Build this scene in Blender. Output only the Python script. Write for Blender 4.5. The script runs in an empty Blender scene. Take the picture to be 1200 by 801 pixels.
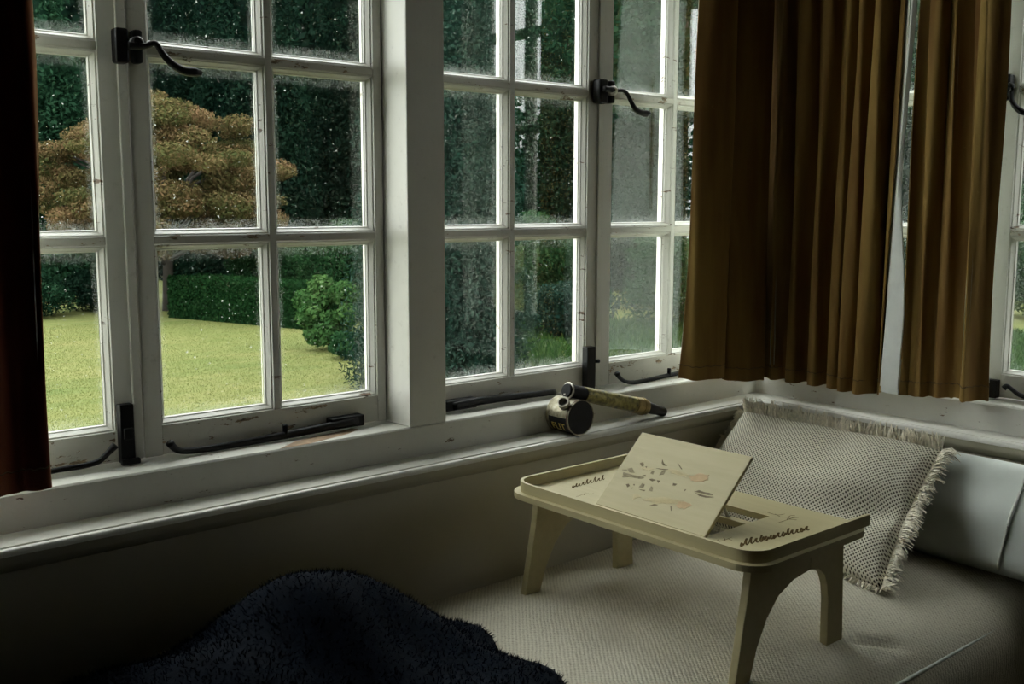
import bpy, bmesh, math, random
import numpy as np
from mathutils import Vector, Matrix

# ------------------------------------------------------------------ camera, sky, exposure
SC = bpy.context.scene
COL = SC.collection
F_PX, PITCH, ROLL, YAW = 1224.84, math.radians(7.5611), math.radians(0.109), math.radians(49.4216)
CAM = np.array([-2.093, -1.5254, 0.4018])
fw = np.array([math.cos(YAW) * math.cos(PITCH), math.sin(YAW) * math.cos(PITCH), -math.sin(PITCH)])
r0 = np.array([math.sin(YAW), -math.cos(YAW), 0.0])
u0 = np.cross(r0, fw)
rt = math.cos(ROLL) * r0 + math.sin(ROLL) * u0
up = -math.sin(ROLL) * r0 + math.cos(ROLL) * u0
cd = bpy.data.cameras.new('camera')
cam = bpy.data.objects.new('camera', cd)
COL.objects.link(cam)
cd.sensor_width = 36.0
cd.lens = 36.0 * F_PX / 1200.0
cd.clip_start = 0.02
cd.clip_end = 300
cam.matrix_world = Matrix(((rt[0], up[0], -fw[0], CAM[0]), (rt[1], up[1], -fw[1], CAM[1]),
                           (rt[2], up[2], -fw[2], CAM[2]), (0, 0, 0, 1)))
SC.camera = cam

world = bpy.data.worlds.new('overcast_sky')
SC.world = world
world.use_nodes = True
bg = world.node_tree.nodes['Background']
bg.inputs['Color'].default_value = (0.90, 0.94, 0.92, 1)
bg.inputs['Strength'].default_value = 1.0

SC.view_settings.view_transform = 'Standard'
SC.view_settings.look = 'None'
SC.view_settings.gamma = 1.0
SC.view_settings.use_curve_mapping = False
SC.view_settings.exposure = 2.8
SC.cycles.transparent_max_bounces = 24
SC.cycles.use_denoising = True
SC.cycles.sample_clamp_indirect = 4.0

R = random.Random(7)
NR = np.random.default_rng(11)


def ray(x, y):
    return fw + (x - 600.0) / F_PX * rt - (y - 400.5) / F_PX * up


def onX(x, y, X):
    d = ray(x, y); return CAM + (X - CAM[0]) / d[0] * d


def onY(x, y, Y):
    d = ray(x, y); return CAM + (Y - CAM[1]) / d[1] * d


def onZ(x, y, Z):
    d = ray(x, y); return CAM + (Z - CAM[2]) / d[2] * d


def atd(x, y, dist):
    return CAM + ray(x, y) * dist


# ------------------------------------------------------------------ materials
def nt(name):
    m = bpy.data.materials.new(name)
    m.use_nodes = True
    n = m.node_tree
    return m, n, n.nodes['Principled BSDF'], n.nodes['Material Output']


def N(n, t, **kw):
    o = n.nodes.new(t)
    for k, v in kw.items():
        setattr(o, k, v)
    return o


def setin(node, **kw):
    for k, v in kw.items():
        node.inputs[k.replace('_', ' ')].default_value = v


def ramp(n, fac, stops):
    r = N(n, 'ShaderNodeValToRGB')
    e = r.color_ramp.elements
    while len(e) < len(stops):
        e.new(0.5)
    for i, (p, c) in enumerate(stops):
        e[i].position = p
        e[i].color = (*c, 1) if len(c) == 3 else c
    n.links.new(fac, r.inputs['Fac'])
    return r.outputs['Color']


def noise(n, scale, detail=4, vec=None, rough=0.6):
    t = N(n, 'ShaderNodeTexNoise')
    setin(t, Scale=scale, Detail=detail, Roughness=rough)
    if vec is not None:
        n.links.new(vec, t.inputs['Vector'])
    return t.outputs['Fac']


def pos(n):
    return N(n, 'ShaderNodeNewGeometry').outputs['Position']


def objc(n):
    return N(n, 'ShaderNodeTexCoord').outputs['Object']


def bump(n, h, b, strength=0.3, dist=0.002):
    o = N(n, 'ShaderNodeBump')
    setin(o, Strength=strength, Distance=dist)
    n.links.new(h, o.inputs['Height'])
    n.links.new(o.outputs['Normal'], b.inputs['Normal'])


def mathn(n, op, a, b=None, c=None):
    o = N(n, 'ShaderNodeMath', operation=op)
    for i, v in enumerate((a, b, c)):
        if v is None:
            continue
        if isinstance(v, (int, float)):
            o.inputs[i].default_value = v
        else:
            n.links.new(v, o.inputs[i])
    return o.outputs[0]


def mix(n, fac, a, b):
    o = N(n, 'ShaderNodeMix', data_type='RGBA')
    if isinstance(fac, (int, float)):
        o.inputs[0].default_value = fac
    else:
        n.links.new(fac, o.inputs[0])
    for i, v in ((6, a), (7, b)):
        if isinstance(v, tuple):
            o.inputs[i].default_value = (*v, 1)
        else:
            n.links.new(v, o.inputs[i])
    return o.outputs[2]


def simple(name, col, rough=0.6, var=0.15, scale=20, metal=0.0, bmp=0.0, bscale=200, spec=0.5, sheen=0.0):
    m, n, b, o = nt(name)
    v = pos(n)
    c = ramp(n, noise(n, scale, 5, v), [(0.3, tuple(x * (1 - var) for x in col)), (0.7, tuple(min(1, x * (1 + var)) for x in col))])
    n.links.new(c, b.inputs['Base Color'])
    setin(b, Roughness=rough, Metallic=metal)
    b.inputs['Specular IOR Level'].default_value = spec
    if sheen:
        b.inputs['Sheen Weight'].default_value = sheen
        b.inputs['Sheen Roughness'].default_value = 0.4
    if bmp:
        bump(n, noise(n, bscale, 3, v), b, bmp)
    return m


def paint(name, col, chips=0.0, wood=(0.16, 0.10, 0.06)):
    m, n, b, o = nt(name)
    v = pos(n)
    base = ramp(n, noise(n, 9, 5, v), [(0.3, tuple(x * 0.9 for x in col)), (0.7, col)])
    dirt = noise(n, 60, 6, v, 0.7)
    base = mix(n, ramp(n, dirt, [(0.60, (0, 0, 0)), (0.80, (0.45, 0.45, 0.45))]), base, (0.22, 0.19, 0.14))
    if chips:
        st = N(n, 'ShaderNodeMapping'); st.inputs['Scale'].default_value = (1, 1, 3.2)
        n.links.new(v, st.inputs['Vector'])
        a = noise(n, 22, 7, st.outputs['Vector'], 0.68)
        k = ramp(n, a, [(0.66 - chips, (0, 0, 0)), (0.675 - chips, (1, 1, 1))])
        wc = ramp(n, noise(n, 90, 4, st.outputs['Vector']), [(0.35, tuple(x * 0.35 for x in wood)), (0.65, tuple(x * 1.6 for x in wood))])
        base = mix(n, k, base, wc)
        hh = mathn(n, 'SUBTRACT', 1.0, k)
        bump(n, hh, b, 0.6, 0.0012)
    else:
        bump(n, noise(n, 140, 3, v), b, 0.06)
    n.links.new(base, b.inputs['Base Color'])
    setin(b, Roughness=0.42)
    return m


M = {}
M['paint'] = paint('white_gloss_paint', (0.68, 0.665, 0.60))
M['paint_worn'] = paint('worn_white_paint', (0.64, 0.63, 0.57), 0.03)
M['bare_wood'] = simple('bare_worn_wood', (0.30, 0.20, 0.12), 0.8, 0.45, 60)
M['paint_sill'] = paint('scuffed_sill_paint', (0.64, 0.63, 0.57), 0.02)
M['paint_peel'] = paint('peeling_white_paint', (0.62, 0.60, 0.53), 0.062, (0.24, 0.17, 0.10))
M['plaster'] = simple('cream_plaster_paint', (0.42, 0.39, 0.29), 0.7, 0.06, 3, bmp=0.1, bscale=60)
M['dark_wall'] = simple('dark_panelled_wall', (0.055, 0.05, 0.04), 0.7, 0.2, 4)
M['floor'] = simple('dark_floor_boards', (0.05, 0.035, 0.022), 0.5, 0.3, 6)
M['brick'] = simple('outside_render', (0.35, 0.33, 0.29), 0.9, 0.15, 8)
M['iron'] = simple('black_iron', (0.006, 0.006, 0.006), 0.45, 0.3, 60, 0.0, 0.15, 150, spec=0.22)
M['steel'] = simple('worn_steel', (0.42, 0.40, 0.34), 0.42, 0.35, 90, 0.75, 0.1, 120)
M['brass'] = simple('tarnished_brass', (0.30, 0.22, 0.09), 0.4, 0.5, 40, 0.7, 0.1, 120)
M['blackpaint'] = simple('black_enamel', (0.008, 0.008, 0.009), 0.65, 0.3, 60, spec=0.25)
M['darkwood'] = simple('dark_turned_wood', (0.015, 0.012, 0.010), 0.5, 0.3, 40, spec=0.3)
M['lining'] = simple('white_lining_cotton', (0.72, 0.74, 0.70), 0.9, 0.05, 30, bmp=0.2, bscale=900)
M['seam'] = simple('gold_stitching', (0.10, 0.06, 0.02), 0.8, 0.2, 60)
M['pillow'] = simple('white_satin', (0.70, 0.74, 0.69), 0.42, 0.06, 8, bmp=0.12, bscale=25)
M['piping'] = simple('pale_piping_cord', (0.62, 0.64, 0.58), 0.7, 0.05, 40)
M['print_dark'] = simple('grey_print', (0.22, 0.18, 0.115), 0.9, 0.3, 160, spec=0.05)
M['print_mid'] = simple('faded_print', (0.31, 0.265, 0.17), 0.9, 0.25, 160, spec=0.05)
M['print_pink'] = simple('pink_print', (0.56, 0.415, 0.25), 0.9, 0.06, 120, spec=0.05)
M['print_pale'] = simple('cream_print', (0.55, 0.47, 0.28), 0.9, 0.06, 120, spec=0.05)
M['print_brown'] = simple('brown_script', (0.085, 0.055, 0.018), 0.9, 0.3, 160, spec=0.05)
M['yellow_letter'] = simple('yellow_lettering', (0.42, 0.33, 0.08), 0.6, 0.3, 120)
M['red_line'] = simple('red_band', (0.10, 0.025, 0.02), 0.6, 0.3, 120)
M['bark'] = simple('brown_bark', (0.018, 0.014, 0.010), 0.9, 0.4, 12, bmp=0.6, bscale=30)
M['navy'] = simple('navy_fleece', (0.0012, 0.0038, 0.0090), 0.95, 0.4, 40, bmp=0.6, bscale=160, spec=0.1)
M['navy_fuzz'] = simple('navy_fuzz', (0.0012, 0.0042, 0.0100), 0.95, 0.4, 40, spec=0.1)
M['fringe'] = simple('cream_fringe_yarn', (0.76, 0.71, 0.58), 0.9, 0.25, 150)
M['soil'] = simple('brown_soil', (0.10, 0.07, 0.045), 0.95, 0.3, 3, bmp=0.5, bscale=20)


def tray_mat():
    m, n, b, o = nt('pale_plywood')
    v = pos(n)
    st = N(n, 'ShaderNodeMapping'); st.inputs['Scale'].default_value = (14, 1.2, 14)
    n.links.new(v, st.inputs['Vector'])
    c = ramp(n, noise(n, 6, 5, st.outputs['Vector']), [(0.3, (0.46, 0.40, 0.215)), (0.7, (0.51, 0.445, 0.245))])
    n.links.new(c, b.inputs['Base Color'])
    setin(b, Roughness=0.55)
    return m


M['tray'] = tray_mat()


def velvet(name, c1, c2, flecks):
    m, n, b, o = nt(name)
    v = pos(n)
    st = N(n, 'ShaderNodeMapping'); st.inputs['Scale'].default_value = (1, 1, 0.12)
    n.links.new(v, st.inputs['Vector'])
    c = ramp(n, noise(n, 16, 4, st.outputs['Vector']), [(0.35, c1), (0.65, c2)])
    f = ramp(n, noise(n, 45, 6, v, 0.75), [(0.66, (0, 0, 0)), (0.76, (0.8, 0.8, 0.8))])
    c = mix(n, f, c, flecks)
    n.links.new(c, b.inputs['Base Color'])
    setin(b, Roughness=0.85)
    b.inputs['Specular IOR Level'].default_value = 0.15
    b.inputs['Sheen Weight'].default_value = 0.35
    b.inputs['Sheen Roughness'].default_value = 0.35
    b.inputs['Sheen Tint'].default_value = (0.9, 0.6, 0.2, 1)
    bump(n, noise(n, 500, 2, v), b, 0.25, 0.001)
    return m


M['velvet'] = velvet('gold_velvet', (0.17, 0.088, 0.028), (0.26, 0.168, 0.050), (0.36, 0.25, 0.10))
M['velvet_red'] = velvet('dark_red_velvet', (0.15, 0.036, 0.020), (0.22, 0.070, 0.030), (0.48, 0.28, 0.09))


def glass_mat():
    m, n, b, o = nt('old_window_glass')
    n.nodes.remove(b)
    tr = N(n, 'ShaderNodeBsdfTransparent'); tr.inputs['Color'].default_value = (0.985, 0.992, 0.985, 1)
    gl = N(n, 'ShaderNodeBsdfGlossy'); gl.inputs['Roughness'].default_value = 0.0
    gl.inputs['Color'].default_value = (1, 1, 1, 1)
    fr = N(n, 'ShaderNodeFresnel')
    bk = N(n, 'ShaderNodeNewGeometry').outputs['Backfacing']
    n.links.new(mathn(n, 'SUBTRACT', 1.5, mathn(n, 'MULTIPLY', bk, 1.5 - 1 / 1.5)), fr.inputs['IOR'])  # same reflection on both faces of the sheet
    v = pos(n)
    # slightly wavy old glass
    bp = N(n, 'ShaderNodeBump'); setin(bp, Strength=0.015, Distance=0.004)
    n.links.new(noise(n, 5, 2, v), bp.inputs['Height'])
    n.links.new(bp.outputs['Normal'], gl.inputs['Normal'])
    ms = N(n, 'ShaderNodeMixShader')
    n.links.new(fr.outputs[0], ms.inputs[0]); n.links.new(tr.outputs[0], ms.inputs[1]); n.links.new(gl.outputs[0], ms.inputs[2])
    # dried rain spots
    masks = []
    for sc, thr, sel in ((80, 0.14, 0.93), (210, 0.16, 0.885)):
        vo = N(n, 'ShaderNodeTexVoronoi'); vo.inputs['Scale'].default_value = sc
        n.links.new(v, vo.inputs['Vector'])
        near = mathn(n, 'LESS_THAN', vo.outputs['Distance'], thr)
        sp = N(n, 'ShaderNodeSeparateColor'); n.links.new(vo.outputs['Color'], sp.inputs[0])
        pick = mathn(n, 'GREATER_THAN', sp.outputs[0], sel)
        masks.append(mathn(n, 'MULTIPLY', near, pick))
    spots = mathn(n, 'MULTIPLY', mathn(n, 'MAXIMUM', masks[0], masks[1]), 0.26)
    # grime round the edges of each pane
    g = N(n, 'ShaderNodeTexCoord').outputs['Generated']
    sx = N(n, 'ShaderNodeSeparateXYZ'); n.links.new(g, sx.inputs[0])
    ex = mathn(n, 'ABSOLUTE', mathn(n, 'SUBTRACT', sx.outputs[0], 0.5))
    ez = mathn(n, 'ABSOLUTE', mathn(n, 'SUBTRACT', sx.outputs[2], 0.5))
    e = mathn(n, 'MAXIMUM', ex, ez)
    edge = N(n, 'ShaderNodeMapRange'); setin(edge, From_Min=0.40, From_Max=0.5, To_Min=0.0, To_Max=0.12)
    n.links.new(e, edge.inputs['Value'])
    gr = mathn(n, 'MULTIPLY', edge.outputs[0], ramp(n, noise(n, 90, 6, v, 0.75), [(0.36, (0, 0, 0)), (0.70, (1, 1, 1))]))
    film = mathn(n, 'ADD', mathn(n, 'MAXIMUM', gr, spots), 0.0)
    df = N(n, 'ShaderNodeBsdfTranslucent'); df.inputs['Color'].default_value = (0.75, 0.78, 0.74, 1)
    m2 = N(n, 'ShaderNodeMixShader')
    n.links.new(film, m2.inputs[0]); n.links.new(ms.outputs[0], m2.inputs[1]); n.links.new(df.outputs[0], m2.inputs[2])
    n.links.new(m2.outputs[0], o.inputs['Surface'])
    return m


M['glass'] = glass_mat()


def leaf_mat(name, stops, trans=0.25):
    m, n, b, o = nt(name)
    n.nodes.remove(b)
    a = N(n, 'ShaderNodeAttribute', attribute_name='tint')
    c = ramp(n, a.outputs['Fac'], stops)
    d = N(n, 'ShaderNodeBsdfDiffuse'); t = N(n, 'ShaderNodeBsdfTranslucent')
    g = N(n, 'ShaderNodeBsdfGlossy'); g.inputs['Roughness'].default_value = 0.45
    for x in (d, t):
        n.links.new(c, x.inputs['Color'])
    s1 = N(n, 'ShaderNodeMixShader'); s1.inputs[0].default_value = trans
    n.links.new(d.outputs[0], s1.inputs[1]); n.links.new(t.outputs[0], s1.inputs[2])
    s2 = N(n, 'ShaderNodeMixShader'); s2.inputs[0].default_value = 0.0015
    n.links.new(s1.outputs[0], s2.inputs[1]); n.links.new(g.outputs[0], s2.inputs[2])
    n.links.new(s2.outputs[0], o.inputs['Surface'])
    return m


M['leaf_maple'] = leaf_mat('bronze_leaves', [(0.0, (0.024, 0.042, 0.014)), (0.35, (0.062, 0.060, 0.022)), (0.75, (0.112, 0.074, 0.036)), (1.0, (0.165, 0.098, 0.054))])
M['leaf_dark'] = leaf_mat('dark_conifer_leaves', [(0.0, (0.0020, 0.0075, 0.0050)), (0.6, (0.0042, 0.0135, 0.0080)), (1.0, (0.008, 0.021, 0.011))])
M['leaf_cedar'] = leaf_mat('green_cedar_leaves', [(0.0, (0.005, 0.018, 0.010)), (0.6, (0.010, 0.032, 0.016)), (1.0, (0.018, 0.046, 0.022))])
M['leaf_cypress'] = leaf_mat('grey_green_cypress_leaves', [(0.0, (0.003, 0.014, 0.010)), (0.6, (0.008, 0.026, 0.018)), (1.0, (0.026, 0.050, 0.036))])
M['leaf_hedge'] = leaf_mat('box_hedge_leaves', [(0.0, (0.0035, 0.016, 0.005)), (0.6, (0.008, 0.028, 0.008)), (1.0, (0.030, 0.058, 0.016))])
M['leaf_bright'] = leaf_mat('fresh_green_leaves', [(0.0, (0.014, 0.045, 0.014)), (0.6, (0.036, 0.085, 0.024)), (1.0, (0.075, 0.130, 0.042))])
M['leaf_mid'] = leaf_mat('mid_green_leaves', [(0.0, (0.005, 0.020, 0.009)), (0.6, (0.012, 0.040, 0.014)), (1.0, (0.032, 0.072, 0.026))])
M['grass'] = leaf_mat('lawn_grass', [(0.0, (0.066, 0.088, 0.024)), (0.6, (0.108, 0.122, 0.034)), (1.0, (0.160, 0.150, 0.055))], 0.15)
M['grass_rough_shaded'] = leaf_mat('shaded_rough_grass', [(0.0, (0.012, 0.036, 0.010)), (0.6, (0.024, 0.058, 0.014)), (1.0, (0.050, 0.085, 0.024))], 0.15)  # longer grass, its green also darkened to carry the tree shade


def lawn_mat():
    m, n, b, o = nt('mown_lawn')
    v = pos(n)
    st = N(n, 'ShaderNodeMapping'); st.inputs['Scale'].default_value = (1, 1, 1); st.inputs['Rotation'].default_value = (0, 0, 0.6)
    n.links.new(v, st.inputs['Vector'])
    st2 = N(n, 'ShaderNodeMapping'); st2.inputs['Scale'].default_value = (0.5, 2.6, 1); st2.inputs['Rotation'].default_value = (0, 0, 0.9)
    n.links.new(v, st2.inputs['Vector'])
    big = noise(n, 0.45, 5, v, 0.6)
    streak = noise(n, 1.6, 5, st2.outputs['Vector'], 0.65)
    fine = noise(n, 25, 5, v, 0.7)
    c = ramp(n, big, [(0.35, (0.066, 0.094, 0.024)), (0.5, (0.104, 0.120, 0.034)), (0.65, (0.150, 0.140, 0.052))])
    c2 = ramp(n, streak, [(0.35, (0.066, 0.094, 0.024)), (0.65, (0.160, 0.148, 0.058))])
    c = mix(n, 0.5, c, c2)
    c = mix(n, ramp(n, fine, [(0.35, (0, 0, 0)), (0.75, (0.5, 0.5, 0.5))]), c, (0.150, 0.158, 0.056))
    n.links.new(c, b.inputs['Base Color'])
    setin(b, Roughness=0.95)
    b.inputs['Specular IOR Level'].default_value = 0.1
    bump(n, fine, b, 0.8, 0.03)
    return m


M['lawn'] = lawn_mat()


def knit_mat():
    m, n, b, o = nt('beige_knitted_cover')
    v = objc(n)
    mp = N(n, 'ShaderNodeMapping'); mp.inputs['Rotation'].default_value = (0, 0, math.radians(40))
    n.links.new(v, mp.inputs['Vector'])
    wob = N(n, 'ShaderNodeTexNoise'); setin(wob, Scale=14.0, Detail=2.0)
    n.links.new(v, wob.inputs['Vector'])
    va = N(n, 'ShaderNodeVectorMath', operation='SCALE'); va.inputs['Scale'].default_value = 0.006
    n.links.new(wob.outputs['Color'], va.inputs[0])
    vb = N(n, 'ShaderNodeVectorMath', operation='ADD')
    n.links.new(mp.outputs[0], vb.inputs[0]); n.links.new(va.outputs[0], vb.inputs[1])
    s = N(n, 'ShaderNodeSeparateXYZ'); n.links.new(vb.outputs[0], s.inputs[0])
    k = 2 * math.pi / 0.0060
    sx = mathn(n, 'SINE', mathn(n, 'MULTIPLY', s.outputs[0], k))
    sy = mathn(n, 'SINE', mathn(n, 'MULTIPLY', s.outputs[1], k))
    h = mathn(n, 'ADD', mathn(n, 'MULTIPLY', mathn(n, 'ADD', sx, mathn(n, 'MULTIPLY', sy, 0.6)), 0.15), 0.5)
    h2 = mathn(n, 'ADD', h, mathn(n, 'MULTIPLY', mathn(n, 'SUBTRACT', noise(n, 260, 4, v, 0.75), 0.5), 1.3))
    c = ramp(n, h2, [(0.02, (0.22, 0.195, 0.14)), (0.30, (0.54, 0.50, 0.395)), (0.75, (0.72, 0.68, 0.56))])
    c = mix(n, ramp(n, noise(n, 5, 3, v), [(0.4, (0, 0, 0)), (0.7, (0.25, 0.25, 0.25))]), c, (0.56, 0.48, 0.37))
    n.links.new(c, b.inputs['Base Color'])
    setin(b, Roughness=0.95)
    b.inputs['Specular IOR Level'].default_value = 0.1
    bump(n, h2, b, 0.6, 0.003)
    return m


M['knit'] = knit_mat()


def weave_mat():
    m, n, b, o = nt('cream_open_weave')
    uv = N(n, 'ShaderNodeUVMap', uv_map='UVMap').outputs[0]
    wob = N(n, 'ShaderNodeTexNoise'); setin(wob, Scale=9.0, Detail=2.0)
    n.links.new(uv, wob.inputs['Vector'])
    va = N(n, 'ShaderNodeVectorMath', operation='SCALE'); va.inputs['Scale'].default_value = 0.010
    n.links.new(wob.outputs['Color'], va.inputs[0])
    vb = N(n, 'ShaderNodeVectorMath', operation='ADD')
    n.links.new(uv, vb.inputs[0]); n.links.new(va.outputs[0], vb.inputs[1])
    s = N(n, 'ShaderNodeSeparateXYZ'); n.links.new(vb.outputs[0], s.inputs[0])
    k = 2 * math.pi / 0.0165
    a = mathn(n, 'SINE', mathn(n, 'MULTIPLY', mathn(n, 'ADD', s.outputs[0], s.outputs[1]), k))
    c_ = mathn(n, 'SINE', mathn(n, 'MULTIPLY', mathn(n, 'SUBTRACT', s.outputs[0], s.outputs[1]), k))
    h = mathn(n, 'MULTIPLY', a, c_)
    # both signs of the product are holes -> staggered grid
    hole = N(n, 'ShaderNodeMapRange'); setin(hole, From_Min=0.42, From_Max=0.72, To_Min=1.0, To_Max=0.0)
    n.links.new(mathn(n, 'ABSOLUTE', h), hole.inputs['Value'])
    col = mix(n, hole.outputs[0], (0.085, 0.074, 0.050), (0.80, 0.755, 0.62))
    fine = noise(n, 400, 3, uv)
    col = mix(n, ramp(n, fine, [(0.4, (0, 0, 0)), (0.8, (0.3, 0.3, 0.3))]), col, (0.60, 0.55, 0.43))
    n.links.new(col, b.inputs['Base Color'])
    setin(b, Roughness=0.95)
    b.inputs['Specular IOR Level'].default_value = 0.1
    bump(n, hole.outputs[0], b, 0.8, 0.003)
    return m


M['weave'] = weave_mat()


def can_mat():
    m, n, b, o = nt('scuffed_tin')
    v = pos(n)
    c = ramp(n, noise(n, 70, 6, v, 0.7), [(0.35, (0.10, 0.085, 0.05)), (0.5, (0.30, 0.27, 0.18)), (0.7, (0.45, 0.42, 0.32))])
    n.links.new(c, b.inputs['Base Color'])
    setin(b, Roughness=0.42, Metallic=0.5)
    return m


M['tin'] = can_mat()


def barrel_mat():
    m, n, b, o = nt('yellow_brass_barrel')
    v = pos(n)
    c = ramp(n, noise(n, 60, 6, v, 0.7), [(0.38, (0.05, 0.042, 0.02)), (0.5, (0.20, 0.17, 0.045)), (0.66, (0.34, 0.29, 0.10))])
    n.links.new(c, b.inputs['Base Color'])
    setin(b, Roughness=0.4, Metallic=0.35)
    return m


M['barrel'] = barrel_mat()


# ------------------------------------------------------------------ mesh helpers
class MB:
    def __init__(s):
        s.v, s.f = [], []

    def add(s, vs, fs):
        o = len(s.v)
        s.v += [tuple(map(float, p)) for p in vs]
        s.f += [tuple(o + i for i in f) for f in fs]
        return s

    def box(s, x0, x1, y0, y1, z0, z1):
        return s.add([(x0, y0, z0), (x1, y0, z0), (x1, y1, z0), (x0, y1, z0), (x0, y0, z1), (x1, y0, z1), (x1, y1, z1), (x0, y1, z1)],
                     [(3, 2, 1, 0), (4, 5, 6, 7), (0, 1, 5, 4), (1, 2, 6, 5), (2, 3, 7, 6), (3, 0, 4, 7)])

    def loft(s, rings, cap=True, closed=True):
        k = len(rings[0]); fs = []
        vs = [p for r in rings for p in r]
        for i in range(len(rings) - 1):
            for j in range(k if closed else k - 1):
                a, b = i * k + j, i * k + (j + 1) % k
                fs.append((a, b, b + k, a + k))
        if cap:
            fs.append(tuple(reversed(range(k))))
            fs.append(tuple(range((len(rings) - 1) * k, len(rings) * k)))
        return s.add(vs, fs)

    def tube(s, path, rad, n=10, flat=1.0):
        P = [np.array(p, float) for p in path]
        rings = []
        ref = np.array([0, 0, 1.0])
        for i, p in enumerate(P):
            t = P[min(i + 1, len(P) - 1)] - P[max(i - 1, 0)]
            t /= np.linalg.norm(t) + 1e-12
            rf = ref if abs(t @ ref) < 0.95 else np.array([1.0, 0, 0])
            a = np.cross(t, rf); a /= np.linalg.norm(a)
            b = np.cross(a, t)
            r = rad[i] if hasattr(rad, '__len__') else rad
            rings.append([p + r * (math.cos(q) * a + flat * math.sin(q) * b) for q in np.linspace(0, 2 * math.pi, n, endpoint=False)])
        return s.loft(rings)

    def lathe(s, origin, axis, prof, n=32):
        o = np.array(origin, float); ax = np.array(axis, float); ax /= np.linalg.norm(ax)
        rf = np.array([0, 0, 1.0]) if abs(ax[2]) < 0.9 else np.array([1.0, 0, 0])
        a = np.cross(ax, rf); a /= np.linalg.norm(a); b = np.cross(ax, a)
        rings = [[o + h * ax + r * (math.cos(q) * a + math.sin(q) * b) for q in np.linspace(0, 2 * math.pi, n, endpoint=False)] for r, h in prof]
        return s.loft(rings)

    def build(s, name, mat, parent=None, smooth=False, bevel=0.0, seg=2, auto=None):
        me = bpy.data.meshes.new(name)
        me.from_pydata(s.v, [], s.f)
        bm = bmesh.new(); bm.from_mesh(me)
        bmesh.ops.recalc_face_normals(bm, faces=bm.faces)
        bm.to_mesh(me); bm.free()
        return mkobj(name, me, mat, parent, smooth, bevel, seg, auto)


def mkobj(name, me, mat, parent=None, smooth=False, bevel=0.0, seg=2, auto=None):
    if not me.materials:
        me.materials.append(M[mat])
    o = bpy.data.objects.new(name, me)
    COL.objects.link(o)
    if parent is not None:
        o.parent = parent
    if smooth or auto:
        me.polygons.foreach_set('use_smooth', [True] * len(me.polygons))
    if auto:
        me.set_sharp_from_angle(angle=math.radians(auto))
    if bevel:
        b = o.modifiers.new('bevel', 'BEVEL'); b.width = bevel; b.segments = seg; b.limit_method = 'ANGLE'; b.angle_limit = math.radians(40)
    return o


def tag(o, label, cat, group=None, kind=None):
    o['label'] = label; o['category'] = cat
    if group: o['group'] = group
    if kind: o['kind'] = kind
    return o


def empty(name, loc=(0, 0, 0), rz=0.0):
    o = bpy.data.objects.new(name, None)
    COL.objects.link(o)
    o.empty_display_size = 0.05
    o.location = loc; o.rotation_euler = (0, 0, rz)
    return o


def smooth_path(pts, n=8):
    """Catmull-Rom through points"""
    P = [np.array(p, float) for p in pts]
    P = [2 * P[0] - P[1]] + P + [2 * P[-1] - P[-2]]
    out = []
    for i in range(1, len(P) - 2):
        for t in np.linspace(0, 1, n, endpoint=False):
            a, b, c, d = P[i - 1:i + 3]
            out.append(0.5 * (2 * b + (c - a) * t + (2 * a - 5 * b + 4 * c - d) * t ** 2 + (3 * b - a - 3 * c + d) * t ** 3))
    out.append(P[-2])
    return out


# ------------------------------------------------------------------ setting: room shell
YS = 0.0746           # inner face of the sashes, measured from the sill front
Z_LEDGE, Z_BED, Z_FLOOR, Z_CEIL, Z_LAWN = -0.0555, -0.28, -0.80, 1.80, -1.70
HEAD = 1.25
ROOM_X, ROOM_Y = -5.0, -5.0
T = 0.20


def S(name, mb, mat, label, cat, **kw):
    return tag(mb.build(name, mat, **kw), label, cat, kind='structure')


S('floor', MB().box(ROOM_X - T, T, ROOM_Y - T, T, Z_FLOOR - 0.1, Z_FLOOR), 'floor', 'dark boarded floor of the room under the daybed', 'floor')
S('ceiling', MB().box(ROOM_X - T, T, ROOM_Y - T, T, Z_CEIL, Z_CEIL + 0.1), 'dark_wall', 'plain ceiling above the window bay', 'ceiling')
# below the window board, then pieces beside and above the openings
S('wall_left', MB().box(ROOM_X, T, -0.05, T, Z_FLOOR, -0.0605).box(ROOM_X, T, 0.0, T, HEAD + 0.05, Z_CEIL).box(ROOM_X, -2.04, 0.0, T, -0.0605, HEAD + 0.05),
  'plaster', 'cream painted wall running under the long window ledge', 'wall')
S('wall_right', MB().box(-0.05, T, ROOM_Y, -0.0505, Z_FLOOR, -0.0605).box(0.0, T, ROOM_Y, -0.0005, HEAD + 0.05, Z_CEIL).box(0.0, T, ROOM_Y, -1.06, -0.0605, HEAD + 0.05),
  'plaster', 'cream painted wall behind the white pillow under the curtained windows', 'wall')
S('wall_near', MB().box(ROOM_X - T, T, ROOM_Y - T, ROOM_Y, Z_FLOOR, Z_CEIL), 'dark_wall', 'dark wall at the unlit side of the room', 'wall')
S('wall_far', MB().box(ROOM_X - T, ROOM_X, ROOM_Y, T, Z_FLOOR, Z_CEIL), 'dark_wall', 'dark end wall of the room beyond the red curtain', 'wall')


def run_left(prof, x0, name, mat, label, **kw):
    """extrude a (y, z) profile along the left wall with a mitre in the corner"""
    return S(name, MB().loft([[(x0, y, z) for y, z in prof], [(y if y < 0 else y, y, z) for y, z in prof]]), mat, label, 'trim', **kw)


def run_right(prof, y0, name, mat, label, **kw):
    return S(name, MB().loft([[(y, y, z) for y, z in prof], [(y, y0, z) for y, z in prof]]), mat, label, 'trim', **kw)


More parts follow.
